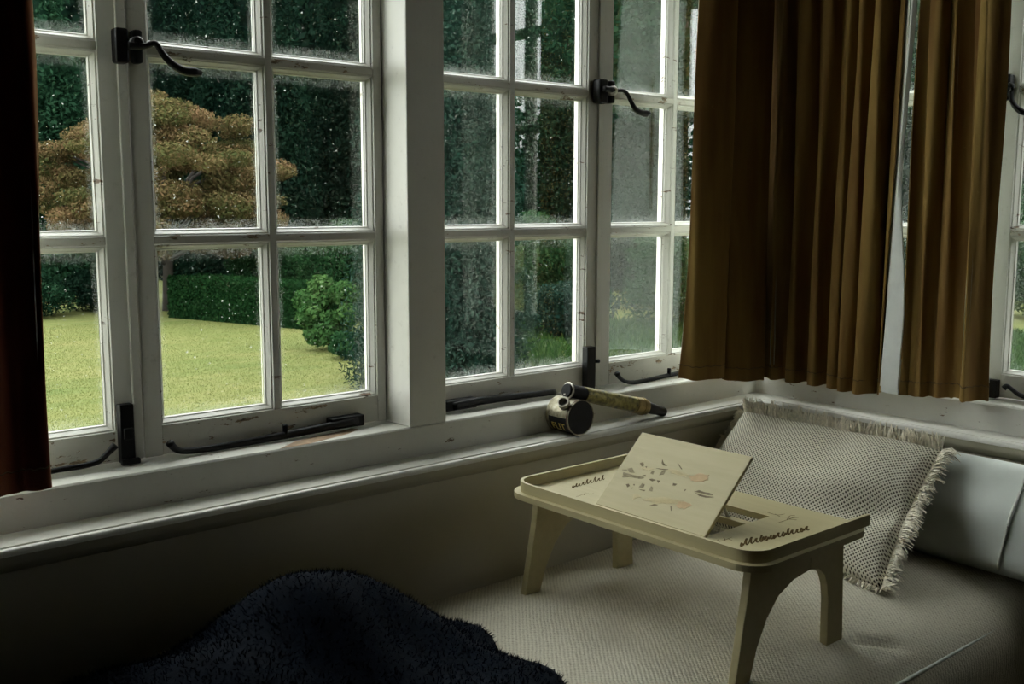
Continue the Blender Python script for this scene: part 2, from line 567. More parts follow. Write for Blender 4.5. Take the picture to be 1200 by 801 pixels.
sill = [(0.0, -0.0605), (0.0, -0.003), (0.003, 0.0), (0.17, -0.004), (0.17, -0.0605)]
ledge = [(0.0, -0.0605), (0.0, Z_LEDGE), (-0.0590, Z_LEDGE), (-0.0605, Z_LEDGE - 0.0028), (-0.0630, Z_LEDGE - 0.0030), (-0.0645, Z_LEDGE - 0.0006),
         (-0.0690, Z_LEDGE), (-0.0730, Z_LEDGE - 0.0020), (-0.0750, Z_LEDGE - 0.0060), (-0.0735, Z_LEDGE - 0.0100), (-0.0690, Z_LEDGE - 0.0115), (-0.0500, Z_LEDGE - 0.0115), (-0.0500, -0.0605)]
cove = [(-0.0502, Z_LEDGE - 0.0118), (-0.0685, Z_LEDGE - 0.0118), (-0.0685, Z_LEDGE - 0.0220), (-0.0660, Z_LEDGE - 0.0260), (-0.0600, Z_LEDGE - 0.0330), (-0.0540, Z_LEDGE - 0.0375), (-0.0502, Z_LEDGE - 0.0385)]
run_left(sill, ROOM_X, 'trim_1', 'paint_sill', 'white painted sill step under the garden windows, with scuffs')
wp = [onZ(x, y, -0.0001) for x, y in ((328, 525.5), (345, 517), (368, 511), (392, 506), (412, 500.5), (420, 502), (408, 507.5), (384, 514), (362, 520), (340, 525))]
wp = [(p[0], max(0.0035, p[1]), -0.0001 - 0.004 * (p[1] - 0.003) / 0.167) for p in wp]
MB().loft([[(x, y, z + 0.0004) for x, y, z in wp], [(x, y, z - 0.0006) for x, y, z in wp]]).build('bare_wood_patch', 'bare_wood', bpy.data.objects['trim_1'])
run_left(ledge, ROOM_X, 'trim_2', 'paint', 'white window ledge with grooved rounded nosing, holding the old sprayer', auto=50)
run_right(sill, ROOM_Y, 'trim_3', 'paint_sill', 'white painted sill step below the gold curtains')
run_right(ledge, ROOM_Y, 'trim_4', 'paint', 'white window ledge with rounded nosing behind the fringed cushion', auto=50)
MB().loft([[(ROOM_X, y, z) for y, z in cove], [(y, y, z) for y, z in cove]]).build('cove_moulding', 'plaster', bpy.data.objects['trim_2'], auto=40)
MB().loft([[(y, y, z) for y, z in cove], [(y, ROOM_Y, z) for y, z in cove]]).build('cove_moulding', 'plaster', bpy.data.objects['trim_4'], auto=40)
# posts
S('trim_5', MB().box(-1.028, -0.9467, 0.0, 0.118, 0.0, HEAD + 0.05), 'paint', 'thick white post between the two pairs of garden windows', 'post', bevel=0.002)
S('trim_6', MB().box(-2.04, -1.947, 0.0, 0.118, 0.0, HEAD + 0.05), 'paint', 'white window post behind the dark red curtain', 'post', bevel=0.002)
S('trim_7', MB().box(0.0, 0.118, 0.0, 0.118, 0.0, HEAD + 0.05), 'paint', 'white corner post where the two runs of windows meet', 'post', bevel=0.002)
S('trim_8', MB().box(0.0, 0.118, -1.06, -0.98, 0.0, HEAD + 0.05), 'paint', 'white end post of the side windows', 'post', bevel=0.002)
S('trim_9', MB().box(-2.04, 0.0, 0.03, 0.118, HEAD, HEAD + 0.05), 'paint', 'white head rail above the garden windows', 'trim')
S('trim_10', MB().box(0.03, 0.118, -1.06, 0.0, HEAD, HEAD + 0.05), 'paint', 'white head rail above the side windows', 'trim')

# ------------------------------------------------------------------ casement windows
BARZ = (0.3435, 0.631, 0.919)
Z_R0, Z_R1 = 0.051, 1.205
GD = 0.017  # glass depth behind the sash face


def chamfer_ring(mb, x0, x1, z0, z1, w=0.0085, d0=0.0, d1=GD):
    """moulded bead running round one pane opening, mitred at its corners"""
    steps = [(0.0, 0.0), (0.0008, 0.0030), (0.0030, 0.0034), (0.0042, 0.0056), (0.0060, 0.0090), (0.0075, 0.0120), (0.0092, 0.0128), (0.0104, GD)]
    rings = []
    for o_, d in steps:
        rings.append([(x0 + o_, d, z0 + o_), (x1 - o_, d, z0 + o_), (x1 - o_, d, z1 - o_), (x0 + o_, d, z1 - o_)])
    vs = [p for r in rings for p in r]; fs = []
    for i in range(len(rings) - 1):
        for j in range(4):
            a, b = i * 4 + j, i * 4 + (j + 1) % 4
            fs.append((a, b, b + 4, a + 4))
    mb.add(vs, fs)


def casement(name, loc, rz, W, la, ra, label):
    """local x along the wall, local y outwards, z up; la/ra = widths of the stile faces"""
    t = empty(name, loc, rz)
    tag(t, label, 'window', kind='structure')
    D = 0.042
    g = 0.0018
    mb = MB().box(g, la, 0, D, 0.002, HEAD - 0.002); mb.build('stile', 'paint', t, bevel=0.0012)
    mb = MB().box(W - ra, W - g, 0, D, 0.002, HEAD - 0.002); mb.build('stile', 'paint', t, bevel=0.0012)
    MB().box(la, W - ra, 0, D, 0.003, Z_R0).build('bottom_rail', 'paint_peel', t, bevel=0.0012)
    MB().box(la, W - ra, 0, D, Z_R1, HEAD - 0.003).build('top_rail', 'paint_worn', t, bevel=0.0012)
    xc = (la + W - ra) / 2
    nb = 0.0065
    MB().box(xc - nb, xc + nb, 0, D - 0.006, Z_R0, Z_R1).build('glazing_bar', 'paint_worn', t, bevel=0.002)
    for z in BARZ:
        MB().box(la, W - ra, 0.0004, D - 0.006, z - nb, z + nb).build('glazing_bar', 'paint_peel', t, bevel=0.002)
    zs = [Z_R0] + [v for z in BARZ for v in (z - nb, z + nb)] + [Z_R1]
    xs = [(la, xc - nb), (xc + nb, W - ra)]
    for k in range(4):
        z0, z1 = zs[2 * k], zs[2 * k + 1]
        for x0, x1 in xs:
            p = MB().box(x0 + 0.001, x1 - 0.001, GD, GD + 0.003, z0 + 0.001, z1 - 0.001).build('pane', 'glass', t)
            b = MB(); chamfer_ring(b, x0, x1, z0, z1)
            # outside putty fillet
            pr = [[(x0 + o_, d_, z0 + o_), (x1 - o_, d_, z0 + o_), (x1 - o_, d_, z1 - o_), (x0 + o_, d_, z1 - o_)] for o_, d_ in ((0.0100, GD + 0.0032), (0.0, D))]
            b.add([q_ for r_ in pr for q_ in r_], [(q_, (q_ + 1) % 4, 4 + (q_ + 1) % 4, 4 + q_) for q_ in range(4)])
            b.build('glazing_bead', 'paint_worn', p, auto=30)
    return t


RW = -math.pi / 2
w1 = casement('window_1', (-1.947, YS, 0), 0, 0.462, 0.022, 0.044, 'white casement partly hidden by the dark red curtain')
w2 = casement('window_2', (-1.485, YS, 0), 0, 0.457, 0.030, 0.020, 'white casement with curved black handle, left of the thick post, facing the bronze tree')
w3 = casement('window_3', (-0.9467, YS, 0), 0, 0.4777, 0.014, 0.044, 'white casement above the sprayer can, next to the thick post')
w4 = casement('window_4', (-0.469, YS, 0), 0, 0.467, 0.029, 0.029, 'white casement half covered by the gold curtain, with curved black handle')
w5 = casement('window_5', (YS, -0.002, 0), RW, 0.503, 0.03, 0.044, 'white casement behind the gold curtains')
w6 = casement('window_6', (YS, -0.505, 0), RW, 0.473, 0.052, 0.022, 'white casement beside the gold curtain end, above the white pillow')


def toloc(t, p):
    rz = t.rotation_euler[2]
    d = np.array(p, float) - np.array(t.location)
    c, s = math.cos(-rz), math.sin(-rz)
    return (c * d[0] - s * d[1], s * d[0] + c * d[1], d[2])


# astragal strips on the meeting stiles
MB().box(0.462 - 0.016, 0.462 - 0.002, -0.005, 0.002, 0.004, HEAD - 0.006).build('cover_strip', 'paint', w1, bevel=0.0015)
MB().box(0.4777 - 0.016, 0.4777 - 0.002, -0.005, 0.002, 0.004, HEAD - 0.006).build('cover_strip', 'paint', w3, bevel=0.0015)
MB().box(0.503 - 0.016, 0.503 - 0.002, -0.005, 0.002, 0.004, HEAD - 0.006).build('cover_strip', 'paint', w5, bevel=0.0015)


def boxw(t, name, x0, x1, y0, y1, z0, z1, mat='iron', bevel=0.002, parent=None):
    a = toloc(t, (x0, y0, z0)); b = toloc(t, (x1, y1, z1))
    lo = np.minimum(a, b); hi = np.maximum(a, b)
    return MB().box(lo[0], hi[0], lo[1], hi[1], lo[2], hi[2]).build(name, mat, parent or t, bevel=bevel)


def lever(t, path_px, plane, rads, on=onY, parent=None, name='handle', flat=1.0, mat='iron', n=8):
    pts = [toloc(t, on(x, y, pl)) for (x, y), pl in zip(path_px, plane if hasattr(plane, '__len__') else [plane] * len(path_px))]
    sp = smooth_path(pts, n)
    rr = np.interp(np.linspace(0, len(rads) - 1, len(sp)), range(len(rads)), rads)
    return MB().tube(sp, rr, 10, flat).build(name, mat, parent or t, smooth=True)


# fasteners: keep on the left leaf, handle on the right leaf
boxw(w1, 'keep', -1.5085, -1.4885, 0.052, YS, 0.606, 0.657, bevel=0.004)
h = boxw(w2, 'handle_plate', -1.4805, -1.4665, 0.055, YS, 0.608, 0.657, bevel=0.004)
MB().lathe(toloc(w2, (-1.478, 0.058, 0.637)), (0, -1, 0), [(0.009, 0), (0.009, 0.012), (0.006, 0.016), (0.0, 0.0165)], 16).build('spindle', 'iron', h, smooth=True)
lever(w2, [(150, 53), (160, 54), (172, 53.5), (180, 50.5), (185, 54), (192, 65), (203, 76), (216, 83), (228, 84.5), (236, 86)], [0.046] * 10,
      [0.0058, 0.0056, 0.0045, 0.0045, 0.0044, 0.0048, 0.0058, 0.0066, 0.0074, 0.0040], parent=h)
boxw(w3, 'keep', -0.5015, -0.4755, 0.052, YS, 0.610, 0.660, bevel=0.004)
h = boxw(w4, 'handle_plate', -0.4665, -0.4515, 0.055, YS, 0.612, 0.659, bevel=0.004)
MB().lathe(toloc(w4, (-0.465, 0.058, 0.637)), (0, -1, 0), [(0.010, 0), (0.010, 0.012), (0.006, 0.017), (0.0, 0.0175)], 16).build('spindle', 'steel', h, smooth=True)
lever(w4, [(708, 104), (716, 105), (722, 106), (730, 106), (735, 110), (739, 118), (744, 127), (751, 132), (757, 133), (761, 133)], [0.046] * 10,
      [0.0065, 0.0065, 0.0045, 0.0042, 0.0042, 0.0045, 0.0058, 0.0068, 0.0076, 0.0045], parent=h)
h = boxw(w6, 'handle_plate', 0.055, YS, -0.548, -0.526, 0.609, 0.660, bevel=0.004)
lever(w6, [(1182, 99), (1187, 101), (1185, 108), (1186, 118), (1191, 126), (1198, 131), (1206, 134)], [0.046] * 7,
      [0.005, 0.004, 0.0042, 0.0048, 0.0055, 0.0065, 0.004], on=onX, parent=h)
# box bolts at the foot of the meeting stiles
b1 = boxw(w1, 'bolt', -1.5265, -1.5050, 0.058, YS, 0.002, 0.094, bevel=0.0015)
boxw(w1, 'bolt_clip', -1.523, -1.508, 0.052, 0.058, 0.040, 0.058, bevel=0.002, parent=b1)
boxw(w1, 'bolt_foot', -1.529, -1.500, 0.050, 0.0595, 0.001, 0.010, bevel=0.002, parent=b1)
b2 = boxw(w3, 'bolt', -0.5230, -0.4985, 0.058, YS, 0.002, 0.095, bevel=0.0015)
MB().tube([toloc(w3, (-0.4985, 0.064, 0.062)), toloc(w3, (-0.484, 0.062, 0.0615))], [0.0035, 0.0045], 8).build('bolt_knob', 'iron', b2, smooth=True)
boxw(w6, 'bolt', 0.058, YS, -0.557, -0.535, 0.002, 0.040, bevel=0.0015)
# stays lying along the bottom rails
lever(w1, [(40, 556), (70, 550), (98, 545.5), (116, 540), (127, 530), (135, 521.5)], [0.055, 0.055, 0.055, 0.053, 0.050, 0.046], [0.0042, 0.0042, 0.0044, 0.0044, 0.0046, 0.0062], name='stay')
s2 = lever(w2, [(199, 519), (205, 525), (214, 528), (240, 526), (300, 516), (360, 504.5), (418, 493)], [0.044, 0.05, 0.053, 0.055, 0.056, 0.056, 0.056], [0.0065, 0.0055, 0.0052, 0.0054, 0.0062, 0.0072, 0.0078], name='stay')
boxw(w2, 'stay_pin', -1.252, -1.246, 0.050, 0.060, 0.004, 0.028, parent=s2)
boxw(w2, 'stay_bracket', -1.158, -1.090, 0.054, YS, 0.004, 0.024, parent=s2)
s3 = lever(w3, [(530, 476), (560, 470), (590, 466), (620, 462.5), (650, 459)], 0.056, [0.0085, 0.0082, 0.0075, 0.0065, 0.006], name='stay')
boxw(w3, 'stay_bracket', -0.905, -0.830, 0.054, YS, 0.004, 0.024, parent=s3)
s4 = lever(w4, [(723, 437.5), (727, 443), (734, 447), (745, 447.5), (765, 443.5), (795, 437), (812, 434)], [0.044, 0.048, 0.053, 0.055, 0.056, 0.056, 0.056], [0.0062, 0.0045, 0.0042, 0.0044, 0.0048, 0.005, 0.005], name='stay')
boxw(w4, 'stay_pin', -0.262, -0.257, 0.050, 0.060, 0.004, 0.024, parent=s4)
lever(w6, [(1176, 455), (1180, 452), (1186, 456), (1194, 462), (1206, 466)], [0.046, 0.05, 0.054, 0.056, 0.056], [0.006, 0.0046, 0.0044, 0.0048, 0.005], on=onX, name='stay')


# ------------------------------------------------------------------ curtains
def curtain(name, wall, ctrl_b, ctrl_t, z0a, z0b, ztop, mat, label, off_lining=0.007, group=None, nz=36, bow=None):
    """ctrl: (position along wall, distance into the room); z0a..z0b = hem height from first to last edge"""
    t = empty(name)
    tag(t, label, 'curtain', group)
    n = 14
    cb = smooth_path([(a, b, 0) for a, b in ctrl_b], n); ct = smooth_path([(a, b, 0) for a, b in ctrl_t], n)
    k = len(cb)
    arr = np.zeros((nz + 1, k, 3))
    for i in range(nz + 1):
        q = i / nz
        w = q ** 0.8
        for j in range(k):
            p = cb[j] * (1 - w) + ct[j] * w
            s_, d = p[0], p[1]
            s_ += 0.003 * math.sin(9 * q + j * 0.21)
            d += 0.003 * math.sin(7 * q + j * 0.13)
            if bow: s_, d = bow(q, j / (k - 1), s_, d)
            zb = z0a + (z0b - z0a) * j / (k - 1) + 0.0008 * math.sin(j * 0.35)
            arr[i, j] = (s_, d, zb + (ztop - zb) * q)

    def to3(a):
        return (a[0], -a[1], a[2]) if wall == 'left' else (-a[1], -a[0], a[2])
    tan = np.gradient(arr[:, :, :2], axis=1)
    nn = np.stack([-tan[:, :, 1], tan[:, :, 0]], -1)
    nn /= np.linalg.norm(nn, axis=2, keepdims=True) + 1e-9
    nn *= np.sign(nn[:, :, 1:2].mean() or 1)

    def sheet(nm, mt, o0, o1, rows, jr=(0, k)):
        mb = MB(); A = []
        for o_ in (o0, o1):
            B = arr.copy(); B[:, :, :2] += nn * o_
            A.append(B)
        r0_, r1_ = rows; rings = []
        for i in range(r0_, r1_ + 1):
            rings.append([to3(A[0][i, j]) for j in range(*jr)] + [to3(A[1][i, j]) for j in reversed(range(*jr))])
        mb.loft(rings, cap=False)
        m2_ = jr[1] - jr[0]
        for base in (0, (len(rings) - 1) * 2 * m2_):
            mb.f += [(base + q, base + q + 1, base + 2 * m2_ - 2 - q, base + 2 * m2_ - 1 - q) for q in range(m2_ - 1)]
        return mb.build(nm, mt, t, smooth=True, auto=60)
    sheet('velvet_face', mat, 0.0015, -0.0015, (0, nz))
    if off_lining:
        sheet('lining', 'lining', -0.004 - off_lining * 0.3, -0.0055 - off_lining * 0.3, (1, nz), (12, k) if wall == 'right' else (0, k - 10))
    # hem stitching
    hz = 0.030
    pts = []
    for j in range(k):
        a = arr[0, j].copy(); a[:2] += nn[0, j] * 0.0018; a[2] += hz + 0.001 * math.sin(j)
        pts.append(to3(a))
    MB().tube(pts, 0.0009, 5).build('hem_stitching', 'seam', t, smooth=True)
    return t, arr, to3


ZT = HEAD + 0.05
G1 = 'gold velvet curtains round the window corner'
curtain('velvet_curtain', 'left', [(-0.323, 0.026), (-0.300, 0.052), (-0.225, 0.058), (-0.178, 0.040), (-0.172, 0.020), (-0.164, 0.040), (-0.120, 0.060), (-0.060, 0.058), (-0.040, 0.038), (-0.036, 0.018)],
        [(-0.262, 0.030), (-0.245, 0.050), (-0.200, 0.055), (-0.168, 0.040), (-0.163, 0.020), (-0.157, 0.040), (-0.110, 0.058), (-0.058, 0.055), (-0.036, 0.036), (-0.030, 0.018)],
        0.018, -0.020, ZT, 'velvet', 'gold velvet curtain drawn to the corner end of the garden windows, two wide smooth folds', group=G1)
fB = [(0.024, 0.030), (0.040, 0.031), (0.062, 0.040), (0.078, 0.050), (0.092, 0.022), (0.104, 0.020), (0.122, 0.048), (0.140, 0.050), (0.152, 0.020), (0.166, 0.016), (0.180, 0.046), (0.196, 0.050),
      (0.206, 0.022), (0.220, 0.016), (0.232, 0.046), (0.248, 0.052), (0.256, 0.026), (0.264, 0.030), (0.274, 0.070), (0.292, 0.072), (0.300, 0.040), (0.306, 0.046), (0.314, 0.078), (0.335, 0.082), (0.345, 0.045),
      (0.348, 0.028), (0.354, 0.052), (0.366, 0.064)]
fB = [(a, (b - 0.022) * 1.5 + 0.012 if b < 0.03 else (b * 1.12)) for a, b in fB]
fB = [(a, max(0.019, b)) for a, b in fB]
fB[0] = (0.022, 0.024); fB[1] = (0.040, 0.026); fB[2] = (0.062, 0.036)
fBt = [(a * 0.93 + 0.012 + 0.035 * (a / 0.366) ** 3, 0.006 + b * 0.80) for a, b in fB]
tB, aB, to3B = curtain('velvet_curtain', 'right', fB, fBt, -0.010, -0.002, ZT, 'velvet', 'gold velvet curtain with tight narrow folds and white lining turned out along its edge', group=G1)
fC = [(0.400, 0.052), (0.414, 0.034), (0.428, 0.044), (0.446, 0.052), (0.458, 0.026), (0.468, 0.030), (0.482, 0.040), (0.496, 0.022), (0.510, 0.016), (0.522, 0.018), (0.530, 0.034), (0.541, 0.060), (0.552, 0.058), (0.560, 0.030), (0.580, 0.020)]
fCt = [(0.404 + (a - 0.400) * 0.90, b * 0.85) for a, b in fC]
curtain('velvet_curtain', 'right', fC, fCt, 0.000, 0.010, ZT, 'velvet', 'narrow gold velvet curtain hanging next to the casement above the white pillow', group=G1)
# the lining of the middle curtain, turned towards the room
flap = MB(); rings = []
for i in range(41):
    q = i / 40
    z = 0.017 + (ZT - 0.017) * q
    py = 452 - 452 * min(1, (z - 0.006) / 0.806)
    wv = 0.5 + 0.5 * math.cos(math.pi * min(1, max(0, (q - 0.10) / 0.28)))
    width = 0.010 + 0.036 * wv + 0.006 * max(0, q - .4)
    yc0 = -0.3655 - 0.028 * min(1, q / 0.62) ** 0.9
    a = np.array([-0.066, yc0, z]); b = np.array([-0.066 - 0.22 * width - 0.003 * math.sin(q * 7), yc0 - width, z])
    m_ = (a + b) / 2 + np.array([-0.004, 0, 0])
    o_ = np.array([0.0018, -0.0014, 0])
    rings.append([a, m_, b, b + o_, m_ + o_, a + o_])
flap.loft(rings).build('lining_flap', 'lining', tB, smooth=True, auto=50)
MB().loft([[p + np.array([0.003, 0.0, -0.012 if k_ == 0 else 0]) for p in rings[k_ * 2]] for k_ in (0, 1)]).build('lining_hem', 'lining', tB)

rc = [(-2.060, 0.030), (-2.030, 0.060), (-1.985, 0.062), (-1.955, 0.030), (-1.930, 0.028), (-1.900, 0.064), (-1.860, 0.066), (-1.835, 0.032), (-1.815, 0.030), (-1.790, 0.062), (-1.745, 0.066), (-1.715, 0.040), (-1.690, 0.046), (-1.668, 0.058), (-1.662, 0.040)]
rct = [(-2.05 + (a + 2.06) * 0.93, b) for a, b in rc]
curtain('velvet_curtain', 'left', rc, rct, 0.004, 0.014, ZT, 'velvet_red', 'dark red-brown velvet curtain hanging at the end of the garden windows',
        bow=lambda q, j, s_, d: (s_ + 0.022 * (1 - math.cos(min(1, q * 2) * math.pi)) * 0.5 * j - 0.003 * j, d))
for nm, mb, lb in (('curtain_rail', MB().box(-2.08, -0.012, -0.068, -0.001, ZT, ZT + 0.03), 'white painted rail carrying the curtains over the garden windows'),
                   ('curtain_rail', MB().box(-0.090, -0.001, -1.0, -0.075, ZT, ZT + 0.03), 'white painted rail carrying the curtains over the side windows')):
    tag(mb.build(nm, 'paint'), lb, 'curtain rail')


# ------------------------------------------------------------------ daybed
def bed_z(x, y):
    """height of the mattress cover"""
    z = 0.0
    for (px, py, s_, a) in ((-0.90, -0.645, 0.05, -0.004), (-0.665, -0.645, 0.05, -0.006), (-0.90, -0.18, 0.06, -0.004), (-0.665, -0.18, 0.05, -0.004),
                            (-0.50, -0.62, 0.09, 0.004), (-0.75, -0.40, 0.16, 0.006), (-1.0, -0.55, 0.14, 0.004)):
        z += a * math.exp(-((x - px) ** 2 + (y - py) ** 2) / (2 * s_ * s_))
    z += 0.0040 * math.sin(10 * x + 5 * y) * math.sin(9 * y - 3 * x + 1)
    # a small crease beside the tray
    d = (x + 0.60) * 0.6 + (y + 0.69) * 0.8
    e = (x + 0.60) * 0.8 - (y + 0.69) * 0.6
    z -= 0.012 * math.exp(-(d / 0.008) ** 2) * math.exp(-(e / 0.045) ** 2)
    return z


bed = empty('daybed', (-1.05, -0.42, Z_FLOOR))
tag(bed, 'daybed with beige knitted cover, built along the wall under the garden windows', 'bed')
BX0, BX1 = -2.06, -0.058
yz = smooth_path([(0, -0.062, -0.52), (0, -0.058, -0.36), (0, -0.064, -0.315), (0, -0.090, -0.299), (0, -0.16, -0.288), (0, -0.30, -0.281), (0, -0.45, -0.279), (0, -0.58, -0.281),
                  (0, -0.65, -0.288), (0, -0.700, -0.301), (0, -0.738, -0.322), (0, -0.760, -0.350), (0, -0.768, -0.39), (0, -0.765, -0.46), (0, -0.758, -0.52)], 9)
rings = []
nx = 150
for i in range(nx + 1):
    x = BX0 + (BX1 - BX0) * i / nx
    ed = min(1.0, (BX1 - x) / 0.05, (x - BX0) / 0.05)
    dz = -0.035 * (1 - math.sqrt(max(0, 1 - (1 - ed) ** 2)))
    ring = []
    for p in yz:
        k = min(1, max(0, (p[2] + 0.35) / 0.05))
        ring.append((x - bed.location[0], p[1] - bed.location[1], p[2] + k * (bed_z(x, p[1]) + dz) - bed.location[2]))
    rings.append(ring)
MB().loft(rings).build('mattress', 'knit', bed, smooth=True, auto=60)


def lb(p):
    return tuple(np.array(p, float) - np.array(bed.location))


MB().tube([lb((x, -0.750 - 0.002 * math.sin(6 * x), -0.334 + 0.003 * math.sin(5 * x))) for x in np.linspace(BX0 + 0.02, BX1 - 0.02, 60)], 0.0032, 8).build('piping', 'piping', bed, smooth=True)
a, b = lb((BX0, -0.760, Z_FLOOR)), lb((BX1, -0.062, -0.522))
MB().box(a[0], b[0], a[1], b[1], a[2], b[2]).build('bed_base', 'dark_wall', bed, bevel=0.004)

# ------------------------------------------------------------------ bed tray
tray = empty('bed_tray', (-0.795, -0.43, -0.284))
tag(tray, 'pale wooden bed tray with raised rim and tilted reading board standing on the daybed', 'bed tray')
TX0, TX1, TY0, TY1 = -0.945, -0.642, -0.700, -0.163
ZP = -0.095
HX0, HX1, HY0, HY1 = -0.888, -0.722, -0.560, -0.333


def lt(p):
    return tuple(np.array(p, float) - np.array(tray.location))


def rrect(x0, x1, y0, y1, rad, n=8, corners=(1, 1, 1, 1)):
    out = []
    for (cx, cy, a0, on_) in ((x1, y1, 0, corners[0]), (x0, y1, 90, corners[1]), (x0, y0, 180, corners[2]), (x1, y0, 270, corners[3])):
        r_ = rad if on_ else 0.004
        sx = -1 if cx == x1 else 1; sy = -1 if cy == y1 else 1
        for q in range(n + 1):
            a_ = math.radians(a0 + 90 * q / n)
            out.append((cx + sx * r_ + r_ * math.cos(a_), cy + sy * r_ + r_ * math.sin(a_)))
    return out


def plate(outer, hole, z0, z1):
    """flat plate with a rectangular hole"""
    bm = bmesh.new()
    vo = [bm.verts.new(lt((x, y, z1))) for x, y in outer]
    eo = [bm.edges.new((vo[i], vo[(i + 1) % len(vo)])) for i in range(len(vo))]
    ed = list(eo)
    if hole:
        vh = [bm.verts.new(lt((x, y, z1))) for x, y in hole]
        ed += [bm.edges.new((vh[i], vh[(i + 1) % len(vh)])) for i in range(len(vh))]
    bmesh.ops.triangle_fill(bm, edges=ed, use_beauty=True)
    r_ = bmesh.ops.extrude_face_region(bm, geom=list(bm.faces))
    for v in r_['geom']:
        if isinstance(v, bmesh.types.BMVert):
            v.co.z -= (z1 - z0)
    bmesh.ops.recalc_face_normals(bm, faces=bm.faces)
    me = bpy.data.meshes.new('plate'); bm.to_mesh(me); bm.free()
    return me


hole = [(HX0, HY0), (HX1, HY0), (HX1, HY1), (HX0, HY1)]
mkobj('tray_top', plate(rrect(TX0, TX1, TY0, TY1, 0.045, 8, (0.3, 1, 1, 0.3)), hole, ZP - 0.010, ZP), 'tray', tray)
# rim along three sides, ending at the open long side
path = [(TX1 - 0.001, TY1 - 0.012)] + [p for p in rrect(TX0 + 0.013, TX1 + 0.2, TY0 + 0.013, TY1 - 0.012, 0.036, 10)][11:33] + [(TX1 - 0.001, TY0 + 0.013)]
rings = []
for i, p in enumerate(path):
    p = np.array(p); q0 = np.array(path[max(0, i - 1)]); q1 = np.array(path[min(len(path) - 1, i + 1)])
    t_ = (q1 - q0) / np.linalg.norm(q1 - q0); n_ = np.array([-t_[1], t_[0]]) * 0.003
    rings.append([lt((*(p + n_), ZP)), lt((*(p + n_), ZP + 0.018)), lt((*(p - n_), ZP + 0.018)), lt((*(p - n_), ZP))])
MB().loft(rings).build('rim', 'tray', tray, auto=35)
# legs with curved brackets, two at each end
LA = [(-0.921, None), (-0.886, None), (-0.872, -0.245), (-0.850, -0.205), (-0.822, -0.176), (-0.785, -0.160), (-0.742, -0.154), (-0.742, ZP - 0.010), (-0.889, ZP - 0.010), (-0.897, -0.16)]
LB = [(-0.643, None), (-0.687, None), (-0.689, -0.215), (-0.693, -0.190), (-0.702, -0.171), (-0.718, -0.159), (-0.742, -0.154), (-0.742, ZP - 0.010), (-0.652, ZP - 0.010)]
for yc in (-0.188, -0.645):
    for L in (LA, LB):
        fl = max(bed_zz for bed_zz in [np.interp(-yc, [0.16, 0.30, 0.45, 0.58, 0.66], [-0.288, -0.281, -0.279, -0.281, -0.290]) + bed_z(L[0][0], yc)])
        pts = [(x, fl - 0.001 if z is None else z) for x, z in L]
        MB().loft([[lt((x, yc - 0.007, z)) for x, z in pts], [lt((x, yc + 0.007, z)) for x, z in pts]]).build('leg', 'tray', tray, bevel=0.0015)
# rail with a groove under the opening, where the board's prop sits
rail = MB().box(*[v for p in zip(lt((-0.754, HY0 - 0.012, ZP - 0.022)), lt((-0.738, HY1 + 0.012, ZP - 0.011))) for v in p]).build('prop_rail', 'tray', tray, bevel=0.001)
# tilted reading board
B0 = np.array([-0.889, HY1 - 0.001, ZP + 0.002]); B1 = np.array([-0.889, HY0 - 0.004, ZP + 0.002])
T0 = onY(752, 504, HY1 - 0.001); T1 = onY(882, 537, HY0 - 0.004)
edge_u = B1 - B0
sd = ((T0 - B0) + (T1 - B1)) / 2
nrm = np.cross(edge_u, sd); nrm /= np.linalg.norm(nrm)
if nrm @ (CAM - B0) < 0: nrm = -nrm
th = 0.006
T0 = B0 + sd; T1 = B1 + sd
front = [B0, B1, T1, T0]
board = MB().loft([[lt(p) for p in front], [lt(p - nrm * th) for p in front]]).build('reading_board', 'tray', tray, bevel=0.001)
prop = MB()
pt = (T0 + T1) / 2 * 0.75 + (B0 + B1) / 2 * 0.25 - nrm * (th + 0.001)
pb = np.array([-0.746, (HY0 + HY1) / 2, ZP - 0.011])
for dy in (-0.05, 0.05):
    o_ = np.array([0, dy, 0])
    prop.tube([lt(pt + o_), lt(pb + o_)], 0.003, 8)
prop.tube([lt(pb + np.array([0, -0.053, 0])), lt(pb + np.array([0, 0.053, 0]))], 0.003, 8)
prop.build('prop', 'steel', tray, smooth=True)


def on_board(x, y):
    d = ray(x, y)
    return CAM + d * ((B0 - CAM) @ nrm / (d @ nrm))


def decal(polys, name, mat, surf, n_, parent, lift=0.0003):
    for pl in polys:
        P = [surf(x, y) + n_ * lift for x, y in pl]
        Q = [p - n_ * (lift * 1.4) for p in P]
        MB().loft([[lt(p) for p in P], [lt(p) for p in Q]]).build(name, mat, parent)


def z8(pts, x0=720, y0=525, s=140 / 1200):
    return [(x0 + a_ * s, y0 + b_ * s) for a_, b_ in pts]


def ragged(cx, cy, rx, ry, n=22, am=0.25, tilt=0.0):
    out = []
    for q in range(n):
        a_ = 2 * math.pi * q / n
        k = 1 + am * (R.random() - 0.5) * 2
        x, y = rx * k * math.cos(a_), ry * k * math.sin(a_)
        out.append((cx + x * math.cos(tilt) - y * math.sin(tilt), cy + x * math.sin(tilt) + y * math.cos(tilt)))
    return out


